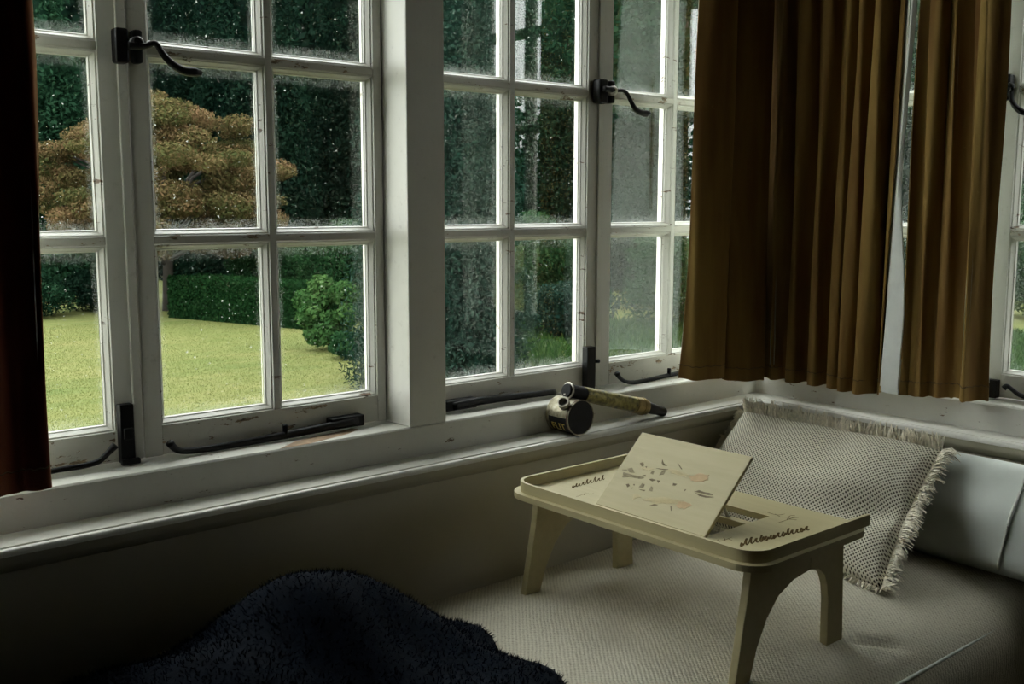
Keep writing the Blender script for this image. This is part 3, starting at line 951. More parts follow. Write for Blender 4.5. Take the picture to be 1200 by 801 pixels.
sb = lambda x, y: on_board(x, y)
decal([z8(ragged(850, 300, 105, 42, tilt=-0.05)), z8(ragged(690, 570, 78, 36, tilt=0.08))], 'pink_print', 'print_pink', sb, nrm, board)
decal([z8(ragged(480, 525, 170, 30, 30, 0.3, tilt=0.05)), z8([(190, 465), (240, 455), (270, 490), (215, 500), (180, 525)]), z8(ragged(640, 250, 110, 24, 26, 0.3, tilt=0.3)),
       z8(ragged(330, 205, 60, 14, 18, .3, 0.1))], 'pale_print', 'print_pale', sb, nrm, board, 0.0002)
decal([z8([(130, 205), (180, 195), (205, 245), (150, 240)]), z8([(90, 240), (190, 268), (300, 290), (290, 302), (245, 305), (160, 288), (80, 292)]), z8([(75, 215), (125, 212), (130, 226)]),
       z8([(245, 388), (280, 352), (306, 362), (290, 400)]), z8([(345, 425), (370, 380), (388, 395), (382, 432)]),
       z8([(450, 268), (480, 228), (516, 226), (495, 262)]), z8([(362, 250), (385, 222), (404, 228), (388, 262)])], 'grey_print', 'print_mid', sb, nrm, board)
decal([z8([(800, 436), (850, 420), (905, 440), (960, 450), (995, 470), (940, 468), (870, 448), (830, 440)]), z8([(808, 446), (860, 462), (930, 480), (1000, 490), (920, 495), (850, 478)]),
       z8([(255, 150), (290, 140), (300, 168), (275, 182)]), z8([(310, 185), (328, 182), (322, 200)]), z8([(116, 362), (145, 356), (156, 376), (130, 392)]), z8([(188, 362), (206, 360), (198, 378)]),
       z8([(170, 396), (186, 394), (178, 408)]), z8([(345, 312), (380, 306), (416, 318), (380, 332)]), z8([(425, 320), (462, 325), (440, 350)]), z8([(278, 272), (315, 268), (318, 286)]),
       z8([(632, 150), (645, 155), (682, 208), (670, 210)]), z8([(475, 150), (482, 110), (498, 150), (530, 178), (490, 172)]), z8([(345, 578), (400, 558), (440, 566), (400, 576)]),
       z8([(562, 580), (572, 578), (575, 625), (566, 628)]), z8([(240, 410), (310, 420), (300, 430)]), z8([(590, 350), (630, 358), (612, 374), (585, 372)]), z8([(700, 418), (722, 412), (708, 432)]),
       z8([(420, 200), (540, 210), (500, 218)])], 'fine_print', 'print_dark', sb, nrm, board)
# brown script and sprigs printed on the tray itself
sz = lambda x, y: onZ(x, y, ZP)


def script(p0, p1, hgt, n, seed):
    rr_ = random.Random(seed); p0 = np.array(p0, float); p1 = np.array(p1, float)
    d = p1 - p0; L = np.linalg.norm(d); d /= L; nrm2 = np.array([d[1], -d[0]])
    strokes = []; s_ = 0.0
    for i in range(n):
        w = L / n * (0.7 + 0.6 * rr_.random()); hh = hgt * (1.6 if rr_.random() < 0.28 else 0.75 + 0.4 * rr_.random())
        pts = [(0, 0.15), (0.25, 0.9), (0.5, 1.0), (0.45, 0.45), (0.7, 0.05), (1.0, 0.25)] if rr_.random() < .6 else [(0, 0.5), (0.3, 1.0), (0.15, 0.2), (0.5, 0.0), (0.75, 0.7), (1.0, 0.2)]
        strokes.append([p0 + d * (s_ + a_ * w + 0.45 * b_ * hh) + nrm2 * b_ * hh for a_, b_ in pts]); s_ += w
        if s_ > L: break
    return strokes


def ink(strokes, name, w, surf=sz, mat='print_brown'):
    mb = MB()
    for st in strokes:
        pts = [surf(x, y) + np.array([0, 0, 0.0002]) for x, y in st]
        sp = smooth_path(pts, 5)
        k = len(sp)
        mb.tube([lt(p) for p in sp], [w * (0.5 + 0.7 * abs(math.sin(2.2 * i / k * math.pi))) for i in range(k)], 5, 0.25)
    return mb.build(name, mat, tray)


ink(script((867, 640.5), (944, 622), 4.6, 15, 3), 'script_print', 0.0014)
ink([[(833, 636), (845, 634), (858, 629)], [(838, 635), (842, 632)], [(850, 633), (848, 629)], [(853, 631), (858, 633)]], 'sprig_print', 0.0005)
ink([[(896, 599), (910, 603), (920, 602)], [(908, 602), (914, 605)], [(910, 613), (922, 609), (930, 606)], [(922, 609), (926, 604), (932, 604)], [(924, 608), (934, 609)], [(928, 607), (936, 606)]], 'sprig_print', 0.0006)
ink(script((670, 572), (708, 562), 3.4, 9, 9), 'script_print', 0.0010)
ink([[(675, 582), (684, 579), (690, 578)], [(690, 579), (696, 578)], [(684, 580), (686, 577)]], 'sprig_print', 0.0005)

# ------------------------------------------------------------------ old hand sprayer on the ledge
spr = empty('hand_sprayer', (-0.652, -0.034, Z_LEDGE))
tag(spr, 'old tin hand sprayer with round can and yellow pump barrel lying on the ledge', 'sprayer')


def ls(p):
    return tuple(np.array(p, float) - np.array(spr.location))


CR = 0.0360
CC = (-0.665, 0, Z_LEDGE + CR)
can = MB().lathe(ls((CC[0], -0.0705, CC[2])), (0, 1, 0), [(0.0340, 0.003), (CR, 0.002), (CR, 0.0035), (0.0350, 0.005), (0.0350, 0.0625), (CR, 0.064), (CR, 0.0665), (0.0335, 0.067), (0.0325, 0.0655), (0.0, 0.0655)][0:9], 40).build('can', 'tin', spr, auto=35)
MB().lathe(ls((CC[0], -0.0705, CC[2])), (0, 1, 0), [(0.0, 0.0022), (0.0338, 0.0022), (0.0338, 0.0034), (0.0, 0.0034)], 40).build('can_end', 'blackpaint', can, auto=35)
for hh, mt in ((0.008, 'red_line'),):
    MB().lathe(ls((CC[0], -0.0705, CC[2])), (0, 1, 0), [(0.0345, 0.0060), (0.0353, 0.0060), (0.0353, 0.0078), (0.0345, 0.0078)], 40).build('band', mt, can, auto=35)
# dark band with yellow letters wrapped round the lower front of the can
bd = MB(); rings = []
for a_ in np.linspace(math.radians(178), math.radians(268), 24):
    c_, s_ = math.cos(a_), math.sin(a_)
    rings.append([ls((CC[0] + r_ * c_, y, CC[2] + r_ * s_)) for r_, y in ((0.0348, -0.062), (0.0354, -0.062), (0.0354, -0.012), (0.0348, -0.012))])
bd.loft(rings).build('label_band', 'blackpaint', can, auto=35)
cu = bpy.data.curves.new('lettering', 'FONT'); cu.body = 'FLIT'; cu.size = 0.024; cu.extrude = 0.0004
cu.align_x = 'CENTER'; cu.align_y = 'CENTER'
tmp = bpy.data.objects.new('lettering', cu); COL.objects.link(tmp)
dg = bpy.context.evaluated_depsgraph_get()
me = bpy.data.meshes.new_from_object(tmp.evaluated_get(dg))
bpy.data.objects.remove(tmp)
bm = bmesh.new(); bm.from_mesh(me)
bmesh.ops.subdivide_edges(bm, edges=[e for e in bm.edges if e.calc_length() > 0.004], cuts=2)
for v in bm.verts:
    x, y, z = v.co
    ang = math.radians(213) + y / 0.035 * -1.0
    rad = 0.0356 + z
    v.co = Vector(ls((CC[0] + rad * math.cos(ang), -0.037 - x * 0.9, CC[2] + rad * math.sin(ang))))
bm.to_mesh(me); bm.free(); me.materials.clear()
mkobj('lettering', me, 'yellow_letter', can)
# filler neck
na = np.array([-0.66, -0.34, 0.64]); na /= np.linalg.norm(na)
nb_ = np.array([CC[0], -0.036, CC[2]]) + na * 0.031
MB().lathe(ls(nb_), na, [(0.0105, 0), (0.0105, 0.013), (0.0118, 0.0135), (0.0118, 0.022), (0.0088, 0.022), (0.0082, 0.010), (0.0, 0.010)], 24).build('filler_neck', 'steel', can, auto=35)
# pump barrel
A0 = np.array([-0.672, -0.032, 0.0315]); A1 = np.array([-0.432, -0.040, -0.0335])
ax = A1 - A0; LB_ = np.linalg.norm(ax); ax /= LB_
bar = MB().lathe(ls(A0), ax, [(0.0, 0.0), (0.0130, 0.0), (0.0142, 0.002), (0.0145, 0.050)], 28).build('barrel_cap', 'blackpaint', spr, auto=35)
MB().lathe(ls(A0), ax, [(0.0138, 0.050), (0.0152, 0.051), (0.0168, 0.200), (0.0150, 0.201)], 28).build('barrel', 'barrel', spr, auto=35)
MB().lathe(ls(A0), ax, [(0.0150, 0.200), (0.0176, 0.201), (0.0176, 0.220), (0.0188, 0.221), (0.0188, 0.227), (0.0176, 0.228), (0.0165, 0.236), (0.010, 0.239)], 28).build('barrel_collar', 'brass', spr, auto=35)
hd = np.array([0.97, -0.10, -0.300]); hd /= np.linalg.norm(hd)
H0 = A0 + ax * 0.238
MB().lathe(ls(H0), hd, [(0.0100, -0.004), (0.0105, 0.002), (0.0120, 0.012), (0.0116, 0.022), (0.0102, 0.034), (0.0104, 0.050), (0.0088, 0.056), (0.0, 0.057)], 24).build('pump_handle', 'darkwood', spr, smooth=True, auto=50)
# clip ring joining barrel and can, and the nozzle tube
ring = [A0 + ax * 0.006 + 0.0155 * (math.cos(q) * np.array([0, 1.0, 0]) + math.sin(q) * np.cross(ax, np.array([0, 1.0, 0]))) for q in np.linspace(0, 2 * math.pi, 24)]
MB().tube([ls(p) for p in ring], 0.0022, 8).build('clip_ring', 'steel', spr, smooth=True)
MB().tube([ls(A0 + np.array([0.0, 0.002, -0.006])), ls((-0.666, -0.032, CC[2] + 0.027))], [0.0035, 0.0045], 10).build('nozzle_tube', 'steel', spr, smooth=True)
MB().box(*[v for p in zip(ls((-0.636, -0.042, CC[2] + 0.026)), ls((-0.622, -0.026, A0[2] - 0.006))) for v in p]).build('saddle', 'blackpaint', spr, bevel=0.001)


# ------------------------------------------------------------------ cushions
def cushion_mesh(corners, thick, nu=44, nv=32, pinch=0.06, uvscale=(0.5, 0.33), dent=None, power=0.42):
    """corners BL, BR, TR, TL; two puffed faces sharing one seam"""
    BL, BR, TR, TL = [np.array(c, float) for c in corners]
    ud = (BR - BL) + (TR - TL); vd = (TL - BL) + (TR - BR)
    nn = np.cross(ud, vd); nn /= np.linalg.norm(nn)
    if nn @ (CAM - BL) < 0: nn = -nn
    V, F, UV = [], [], []

    def pt(u, v, side):
        uu, vv = 2 * u - 1, 2 * v - 1
        pu = 0.5 + (u - 0.5) * (1 - pinch * (1 - vv ** 2) * abs(uu) ** 3)
        pv = 0.5 + (v - 0.5) * (1 - pinch * (1 - uu ** 2) * abs(vv) ** 3)
        p = BL * (1 - pu) * (1 - pv) + BR * pu * (1 - pv) + TR * pu * pv + TL * (1 - pu) * pv
        h_ = (max(0, 1 - uu ** 2) * max(0, 1 - vv ** 2)) ** power
        w_ = 0.004 * math.sin(7 * u + 3 * v) * h_ + 0.003 * math.sin(13 * v - 5 * u) * h_
        d_ = dent(u, v) * h_ if (dent and side > 0) else 0
        return p + nn * side * (thick / 2 * h_ + 0.001 * h_) + nn * (w_ + d_)
    for side in (1, -1):
        base = len(V)
        for i in range(nu + 1):
            for j in range(nv + 1):
                V.append(pt(i / nu, j / nv, side)); UV.append((i / nu * uvscale[0], j / nv * uvscale[1]))
        for i in range(nu):
            for j in range(nv):
                a_ = base + i * (nv + 1) + j
                q = (a_, a_ + nv + 1, a_ + nv + 2, a_ + 1)
                F.append(q if side > 0 else q[::-1])
    return V, F, UV, pt, nn


def build_uv(name, V, F, UV, mat, parent, org):
    me = bpy.data.meshes.new(name)
    me.from_pydata([tuple(np.array(v) - org) for v in V], [], F)
    l = me.uv_layers.new(name='UVMap')
    for p in me.polygons:
        for li in p.loop_indices:
            l.data[li].uv = UV[me.loops[li].vertex_index]
    bm = bmesh.new(); bm.from_mesh(me)
    bmesh.ops.remove_doubles(bm, verts=bm.verts, dist=0.00005)
    bmesh.ops.recalc_face_normals(bm, faces=bm.faces)
    bm.to_mesh(me); bm.free()
    return mkobj(name, me, mat, parent, smooth=True)


cush = empty('fringed_cushion', (-0.36, -0.33, Z_BED))
tag(cush, 'cream open-weave cushion with fringed edges leaning on the white pillow', 'cushion')
cen = np.array(cush.location)
cTL = onX(872, 482, -0.164); cTR = onX(1104, 527, -0.164)
cBL = np.array([-0.385, -0.085, Z_BED + 0.012]); cBR = onZ(1033, 690, Z_BED + 0.012)


def cdent(u, v):
    return -0.020 * math.exp(-((u - 0.60) / 0.09) ** 2 - ((v - 0.84) / 0.16) ** 2) - 0.050 * math.exp(-((u - 0.90) / 0.22) ** 2 - ((v - 0.42 - 0.5 * (u - 0.9)) / 0.12) ** 2) - 0.016 * math.exp(-((u - 0.45) / 0.2) ** 2 - ((v - 0.30) / 0.10) ** 2) + 0.010 * math.exp(-((u - 0.80) / 0.12) ** 2 - ((v - 0.72) / 0.12) ** 2)


V, F, UV, cpt, cnn = cushion_mesh((cBL, cBR, cTR, cTL), 0.12, 60, 44, 0.05, (0.50, 0.34), cdent)
build_uv('cushion_cover', V, F, UV, 'weave', cush, cen)
fr = MB()
ctr = (cBL + cBR + cTL + cTR) / 4
edges = [[(q, 1.0) for q in np.linspace(0, 1, 330)], [(1.0, q) for q in np.linspace(0, 1, 230)], [(q, 0.0) for q in np.linspace(0, 1, 200)], [(0.0, q) for q in np.linspace(0, 1, 200)]]
for ei, ed in enumerate(edges):
    clump = 0; drift = np.zeros(3)
    for k, (u, v) in enumerate(ed):
        p = cpt(u, v, 1)
        outv = p - ctr
        if ei == 0: outv = (cTL - cBL) * 0.55 + outv * 0.1 + np.array([0, 0, 0.16]) + cnn * 0.10
        elif ei == 1: outv = (cTR - cTL) * 0.8 + outv * 0.15
        elif ei == 2: outv = (cBL - cTL)
        else: outv = (cTL - cTR)
        outv = outv / np.linalg.norm(outv)
        if clump <= 0:
            clump = R.randint(4, 10); drift = np.array([R.uniform(-.4, .4), R.uniform(-.4, .4), R.uniform(-.25, .3)])
        clump -= 1
        g_ = np.array([0, 0, -1.0])
        for rep in range(2):
            d0 = outv + drift * 0.7 + cnn * R.uniform(0.0, 0.45) + np.array([R.uniform(-.3, .3), R.uniform(-.3, .3), R.uniform(-.3, .3)])
            d0 /= np.linalg.norm(d0)
            L_ = R.uniform(0.020, 0.038) * (0.35 if ei == 2 else 1.0)
            curl = R.uniform(0.2, 0.9) if ei != 0 else R.uniform(-0.6, 0.7)
            p1 = p + d0 * L_ * 0.55; p2 = p1 + (d0 + g_ * curl + drift * .4) * L_ * 0.38
            if ei == 2:
                p1[2] = max(p1[2], Z_BED + 0.004); p2[2] = max(p2[2], Z_BED + 0.004)
            for q_ in (p1, p2):
                q_[1] = min(q_[1], -0.0785)      # the fringe bends along the window ledge instead of entering it
            fr.tube([p - cen, p1 - cen, p2 - cen], [0.0015, 0.0016, 0.0009], 3)
fo = fr.build('fringe', 'fringe', cush)
fo['kind'] = 'stuff'

pil = empty('pillow', (-0.15, -0.42, Z_BED))
tag(pil, 'white satin pillow with piped border propped against the wall behind the fringed cushion', 'pillow')
pc = np.array(pil.location)
pTL = np.array([-0.081, -0.070, -0.095]); pTR = np.array([-0.081, -0.815, -0.090]); pBL = np.array([-0.183, -0.065, -0.279]); pBR = np.array([-0.198, -0.815, -0.279])
V, F, UV, ppt, pnn = cushion_mesh((pBL, pBR, pTR, pTL), 0.125, 60, 30, 0.02, (0.8, 0.25), lambda u, v: 0.006 * math.sin(9 * u) * math.sin(4 * v), 0.36)
build_uv('pillow_case', V, F, UV, 'pillow', pil, pc)
uq = 0.852
MB().tube([tuple(ppt(uq + 0.015 * math.sin(3 * v), v, 1) + pnn * 0.0034 - pc) for v in np.linspace(0.02, 0.98, 40)], 0.0030, 8).build('piping', 'piping', pil, smooth=True)

# ------------------------------------------------------------------ navy blanket
blk = empty('blanket', (-1.55, -0.42, Z_BED))
tag(blk, 'dark navy fleece blanket heaped on the end of the daybed', 'blanket')
bc = np.array(blk.location)


def blanket_h(x, y):
    z = 0.0
    z += 0.118 * math.exp(-((x + 1.365) / 0.15) ** 2 - ((y + 0.25) / 0.15) ** 2)
    z += 0.055 * math.exp(-((x + 1.55) / 0.16) ** 2 - ((y + 0.32) / 0.18) ** 2)
    z += 0.030 * math.exp(-((x + 1.24) / 0.075) ** 2 - ((y + 0.50) / 0.25) ** 2)
    z += 0.05 * math.exp(-((x + 1.85) / 0.2) ** 2 - ((y + 0.50) / 0.25) ** 2)
    z += 0.009 * math.sin(16 * x + 9 * y) * math.sin(11 * y - 6 * x + 2) + 0.006 * math.sin(40 * x + 17 * y)
    return z


nxb, nyb = 90, 70
rings = []; top = np.zeros((nxb + 1, nyb + 1, 3))
for i in range(nxb + 1):
    for j in range(nyb + 1):
        y = -0.070 - 0.735 * j / nyb
        xr = -1.125 + 0.018 * math.sin(13 * y) - 0.02 * math.sin(31 * y + 1) - 0.05 * max(0, -0.35 - y)
        x = xr + (-2.05 - xr) * i / nxb
        ed = min(1, i / 5.0, (nxb - i) / 4 + 0.2)
        yb = np.interp(-y, [-1, 0.07, 0.10, 0.16, 0.30, 0.45, 0.58, 0.66, 0.715, 0.755, 0.778, 0.81], [-0.31, -0.31, -0.297, -0.288, -0.281, -0.279, -0.281, -0.290, -0.305, -0.326, -0.352, -0.42])
        hh = 0.018 + max(-0.004, blanket_h(x, y)) * min(1.0, i / 8.0)
        z = yb + 0.008 + hh * math.sqrt(1 - (1 - ed) ** 2)
        top[i, j] = (x, y, z)
mb = MB()
vs = [tuple(p - bc) for row in top for p in row] + [tuple(p - bc - np.array([0, 0, 0.006])) for row in top for p in row]
fs = []; off = (nxb + 1) * (nyb + 1)
for i in range(nxb):
    for j in range(nyb):
        a_ = i * (nyb + 1) + j; q = (a_, a_ + 1, a_ + nyb + 2, a_ + nyb + 1)
        fs.append(q); fs.append(tuple(off + k for k in reversed(q)))
bord = [i * (nyb + 1) for i in range(nxb + 1)] + [nxb * (nyb + 1) + j for j in range(1, nyb + 1)] + [i * (nyb + 1) + nyb for i in range(nxb - 1, -1, -1)] + [j for j in range(nyb - 1, 0, -1)]
for a_, b_ in zip(bord, bord[1:] + bord[:1]):
    fs.append((a_, b_, b_ + off, a_ + off))
mb.add(vs, fs).build('blanket_cloth', 'navy', blk, smooth=True)
# pile of the fleece
n_f = 26000
ii = NR.integers(0, nxb, n_f); jj = NR.integers(0, nyb, n_f)
fa, fb = NR.random(n_f)[:, None], NR.random(n_f)[:, None]
P = top[ii, jj] * (1 - fa) * (1 - fb) + top[ii + 1, jj] * fa * (1 - fb) + top[ii, jj + 1] * (1 - fa) * fb + top[ii + 1, jj + 1] * fa * fb
gx = top[ii + 1, jj] - top[ii, jj]; gy = top[ii, jj + 1] - top[ii, jj]
nn_ = np.cross(gx, gy); nn_ /= np.linalg.norm(nn_, axis=1, keepdims=True); nn_ *= np.sign(nn_[:, 2:3])
dirs = nn_ + NR.normal(0, 0.5, (n_f, 3)); dirs /= np.linalg.norm(dirs, axis=1, keepdims=True)
sd_ = np.cross(dirs, NR.normal(0, 1, (n_f, 3))); sd_ /= np.linalg.norm(sd_, axis=1, keepdims=True)
Ln = NR.uniform(0.004, 0.009, (n_f, 1))
V3 = np.stack([P - sd_ * 0.0009, P + sd_ * 0.0009, P + dirs * Ln], 1).reshape(-1, 3) - bc


def tri_mesh(name, V, per, tint=None):
    V = np.asarray(V, np.float32); nf = len(V) // per
    me = bpy.data.meshes.new(name)
    me.vertices.add(len(V)); me.vertices.foreach_set('co', V.ravel())
    me.loops.add(nf * per); me.loops.foreach_set('vertex_index', np.arange(nf * per, dtype=np.int32))
    me.polygons.add(nf); me.polygons.foreach_set('loop_start', np.arange(0, nf * per, per, dtype=np.int32))
    me.polygons.foreach_set('loop_total', np.full(nf, per, np.int32))
    if tint is not None:
        at = me.attributes.new('tint', 'FLOAT', 'FACE'); at.data.foreach_set('value', np.asarray(tint, np.float32))
    me.update(calc_edges=True)
    return me


fz = mkobj('fleece_pile', tri_mesh('fleece_pile', V3, 3), 'navy_fuzz', blk)
fz['kind'] = 'stuff'

# ------------------------------------------------------------------ garden
lawn = MB(); gx0, gx1, gy0, gy1 = -25.0, 60.0, -40.0, 60.0
lawn.box(gx0, gx1, gy0, gy1, Z_LAWN - 0.3, Z_LAWN)
S('lawn', lawn, 'lawn', 'mown green lawn outside the windows', 'lawn')
# house plinth under the room, so that the room stands on the ground
S('wall_plinth', MB().box(ROOM_X - T, T, ROOM_Y - T, T, Z_LAWN, Z_FLOOR - 0.1), 'brick', 'rendered plinth of the house under the room', 'wall')

# short grass blades where the lawn is in view
n_g = 90000
pxs = NR.uniform(-20, 470, n_g); dd = NR.uniform(9.0, 19.5, n_g)
c0 = CAM[None, :2]
yaws = YAW - np.arctan((pxs - 600) / F_PX)
rad_ = dd
P = np.stack([CAM[0] + rad_ * np.cos(yaws), CAM[1] + rad_ * np.sin(yaws), np.full(n_g, Z_LAWN)], 1)
dirs = NR.normal(0, 0.5, (n_g, 3)); dirs[:, 2] = 1; dirs /= np.linalg.norm(dirs, axis=1, keepdims=True)
sd_ = np.stack([NR.normal(0, 1, n_g), NR.normal(0, 1, n_g), np.zeros(n_g)], 1); sd_ /= np.linalg.norm(sd_, axis=1, keepdims=True)
Ln = NR.uniform(0.008, 0.020, (n_g, 1)); wd = 0.0035
V3 = np.stack([P - sd_ * wd, P + sd_ * wd, P + dirs * Ln], 1).reshape(-1, 3)
go = mkobj('grass', tri_mesh('grass', V3, 3, 0.25 + NR.random(n_g) * 0.45), 'grass')
tag(go, 'short grass blades covering the lawn', 'grass', kind='stuff')


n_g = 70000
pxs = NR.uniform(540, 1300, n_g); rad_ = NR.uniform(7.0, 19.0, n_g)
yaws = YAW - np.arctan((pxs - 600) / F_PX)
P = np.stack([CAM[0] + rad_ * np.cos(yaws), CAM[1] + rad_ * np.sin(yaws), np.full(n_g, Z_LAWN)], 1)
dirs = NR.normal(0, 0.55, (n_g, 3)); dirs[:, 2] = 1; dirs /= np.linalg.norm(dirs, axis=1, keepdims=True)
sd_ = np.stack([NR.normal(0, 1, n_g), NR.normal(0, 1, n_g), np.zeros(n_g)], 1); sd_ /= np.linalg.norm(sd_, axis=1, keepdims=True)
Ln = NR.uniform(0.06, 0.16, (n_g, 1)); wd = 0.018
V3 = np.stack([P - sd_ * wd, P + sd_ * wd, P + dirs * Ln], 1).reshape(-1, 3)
go = mkobj('shaded_rough_grass', tri_mesh('shaded_rough_grass', V3, 3, NR.random(n_g)), 'grass_rough_shaded')
tag(go, 'longer grass under the trees, their shade put into its deep green', 'grass', kind='stuff')


def leaves(blobs, n, size, droop=0.0, aspect=0.5, inner=0.25, jitter=0.6, tint_bias=0.0, flat_top=None, along=None):
    """diamond leaves on the shells of ellipsoid blobs: (cx, cy, cz, rx, ry, rz)"""
    B = np.array(blobs, float)
    wts = (B[:, 3] * B[:, 5]) ** 1.0; wts /= wts.sum()
    k = NR.choice(len(B), n, p=wts)
    d = NR.normal(0, 1, (n, 3)); d /= np.linalg.norm(d, axis=1, keepdims=True)
    rad = 1 - inner * NR.random(n) ** 1.3
    C = B[k, :3] + d * B[k, 3:] * rad[:, None]
    nrm_ = d / B[k, 3:]; nrm_ /= np.linalg.norm(nrm_, axis=1, keepdims=True)
    nrm_ = nrm_ + NR.normal(0, jitter, (n, 3)); nrm_ /= np.linalg.norm(nrm_, axis=1, keepdims=True)
    t_ = np.cross(nrm_, NR.normal(0, 1, (n, 3)))
    t_[:, 2] -= droop * np.linalg.norm(t_, axis=1)
    t_ -= nrm_ * (t_ * nrm_).sum(1, keepdims=True)
    t_ /= np.linalg.norm(t_, axis=1, keepdims=True)
    s_ = np.cross(nrm_, t_)
    L_ = size * NR.uniform(0.6, 1.25, (n, 1)); W_ = L_ * aspect
    V = np.stack([C - t_ * L_ * .5, C + s_ * W_ * .5 - t_ * L_ * .05, C + t_ * L_ * .5, C - s_ * W_ * .5 - t_ * L_ * .05], 1).reshape(-1, 3)
    V[:, 2] = np.maximum(V[:, 2], Z_LAWN + 0.004)
    bt = NR.random(len(B))
    tint = np.clip(0.45 * NR.random(n) + 0.45 * bt[k] + tint_bias + 0.1, 0, 1)
    return V, tint


def plant(name, base, blobs, n, size, mat, label, cat, trunk=0.12, group=None, branches=5, core=None, **kw):
    t = empty(name, tuple(base)); tag(t, label, cat, group)
    V, tint = leaves(blobs, n, size, **kw)
    o = mkobj('foliage', tri_mesh('foliage', V - np.array(base), 4, tint), mat, t)
    o['kind'] = 'stuff'
    B = np.array(blobs); top_ = B[:, 2].max(); c = B[:, :3].mean(0)
    h_ = top_ - base[2]
    mb = MB()
    mb.tube([(0, 0, -0.05), (0.02 * h_, 0.01 * h_, h_ * 0.4), (0.0, 0.02 * h_, h_ * 0.9)], [trunk, trunk * 0.75, trunk * 0.25], 8)
    for q in range(branches):
        b_ = B[R.randrange(len(B)), :3] - np.array(base)
        s0 = np.array([0, 0, max(0.1 * h_, b_[2] * 0.6)]) * np.array([1, 1, 1])
        mb.tube([s0, (s0 + b_) / 2 + np.array([0, 0, 0.05 * h_]), b_], [trunk * 0.45, trunk * 0.3, trunk * 0.1], 6)
    mb.build('trunk', 'bark', t, smooth=True)
    if core:
        hh_, rr_, pw = core
        rg = []
        for q in np.linspace(0.03, 0.97, 14):
            rg.append([(rr_ * (0.52 + 0.1 * math.sin(5 * a_ + 9 * q)) * (1 - q) ** pw * math.cos(a_), rr_ * (0.52 + 0.1 * math.cos(4 * a_ - 11 * q)) * (1 - q) ** pw * math.sin(a_), q * hh_)
                       for a_ in np.linspace(0, 2 * math.pi, 14, endpoint=False)])
        ob = MB().loft(rg).build('inner_branches', mat, t, smooth=True)
    return t


def cloud(c, rad, nb, br, shape='ellipsoid', flat=0.6):
    """lumpy crown: nb blobs spread through an ellipsoid"""
    out = []
    for i in range(nb):
        while True:
            d = np.array([R.uniform(-1, 1) for _ in range(3)])
            if 0.25 < d @ d < 1: break
        d *= 0.92
        p = np.array(c) + d * np.array(rad)
        r_ = br * R.uniform(0.7, 1.25)
        out.append((*p, r_, r_, r_ * flat))
    return out


def conifer(base, height, rad, levels, per, br, flat=0.55, droop=0.15, low=0.02, powr=0.8):
    out = []
    for i in range(levels):
        q = low + (1 - low) * i / (levels - 1)
        rr_ = rad * (1 - q) ** powr + 0.08 * rad
        m_ = max(3, int(per * (1 - 0.75 * q)))
        a0 = R.uniform(0, 6.28)
        for k in range(m_):
            a_ = a0 + 2 * math.pi * k / m_ + R.uniform(-.25, .25)
            rk = rr_ * R.uniform(0.72, 1.05)
            out.append((base[0] + rk * 0.75 * math.cos(a_), base[1] + rk * 0.75 * math.sin(a_), base[2] + q * height - droop * rk * 0.3 + R.uniform(-.1, .1) * br,
                        br * (0.5 + 0.8 * (1 - q)), br * (0.5 + 0.8 * (1 - q)), br * flat * (0.6 + 0.6 * (1 - q))))
    return out


def ground(px, dist):
    """point on the lawn in the column px at horizontal range dist"""
    a_ = YAW - math.atan((px - 600) / F_PX)
    return np.array([CAM[0] + dist * math.cos(a_), CAM[1] + dist * math.sin(a_), Z_LAWN])


# bronze maple
mb_ = ground(195, 21.5)
mp_blobs = []
for i in range(150):
    th_ = R.uniform(0, 2 * math.pi); ph_ = math.asin(R.uniform(-0.80, 1.0)); kk = R.uniform(0.62, 1.0)
    lob = 1 + 0.12 * math.sin(3 * th_ + 1) + 0.08 * math.sin(7 * th_ + 4 * ph_)
    mp_blobs.append((mb_[0] + 2.2 * kk * lob * math.cos(ph_) * math.cos(th_), mb_[1] + 2.2 * kk * lob * math.cos(ph_) * math.sin(th_), 0.55 + (1.75 if ph_ > 0 else 1.5) * kk * math.sin(ph_) * lob,
                     R.uniform(0.30, 0.55), R.uniform(0.30, 0.55), R.uniform(0.14, 0.26)))
plant('maple_tree', mb_, mp_blobs, 120000, 0.085, 'leaf_maple',
      'spreading bronze-leaved tree standing over the clipped hedge', 'tree', 0.12, droop=0.9, aspect=0.40, inner=0.45, branches=26)
# clipped hedge: a box of small leaves
hA, hB = ground(196, 20.2), ground(362, 17.6)
hed = empty('hedge', tuple((hA + hB) / 2)); tag(hed, 'long low clipped green hedge at the far edge of the lawn', 'hedge')
hu = hB - hA; hl = np.linalg.norm(hu); hu /= hl; hn = np.array([-hu[1], hu[0], 0]);
if hn @ (CAM - hA) < 0: hn = -hn
hn[2] = 0
nh = 26000; a_ = NR.random(nh); f_ = NR.random(nh)
front_ = f_ < 0.55; top_m = (f_ >= 0.55) & (f_ < 0.86)
HH, HT = 0.74, 0.8
loc_s = a_ * hl; loc_t = np.where(front_, NR.normal(0, 0.015, nh), -HT * NR.random(nh)); loc_z = np.where(front_, HH * NR.random(nh), HH + NR.normal(0, 0.015, nh))
endm = f_ >= 0.86
loc_s = np.where(endm, hl + NR.normal(0, .015, nh), loc_s); loc_z = np.where(endm, HH * NR.random(nh), loc_z)
P = hA[None] + hu[None] * loc_s[:, None] + hn[None] * loc_t[:, None]; P[:, 2] = Z_LAWN + loc_z
nr_ = np.where(front_[:, None], hn[None], np.where(endm[:, None], hu[None], np.array([[0, 0, 1.0]]))) + NR.normal(0, 0.6, (nh, 3))
nr_ /= np.linalg.norm(nr_, axis=1, keepdims=True)
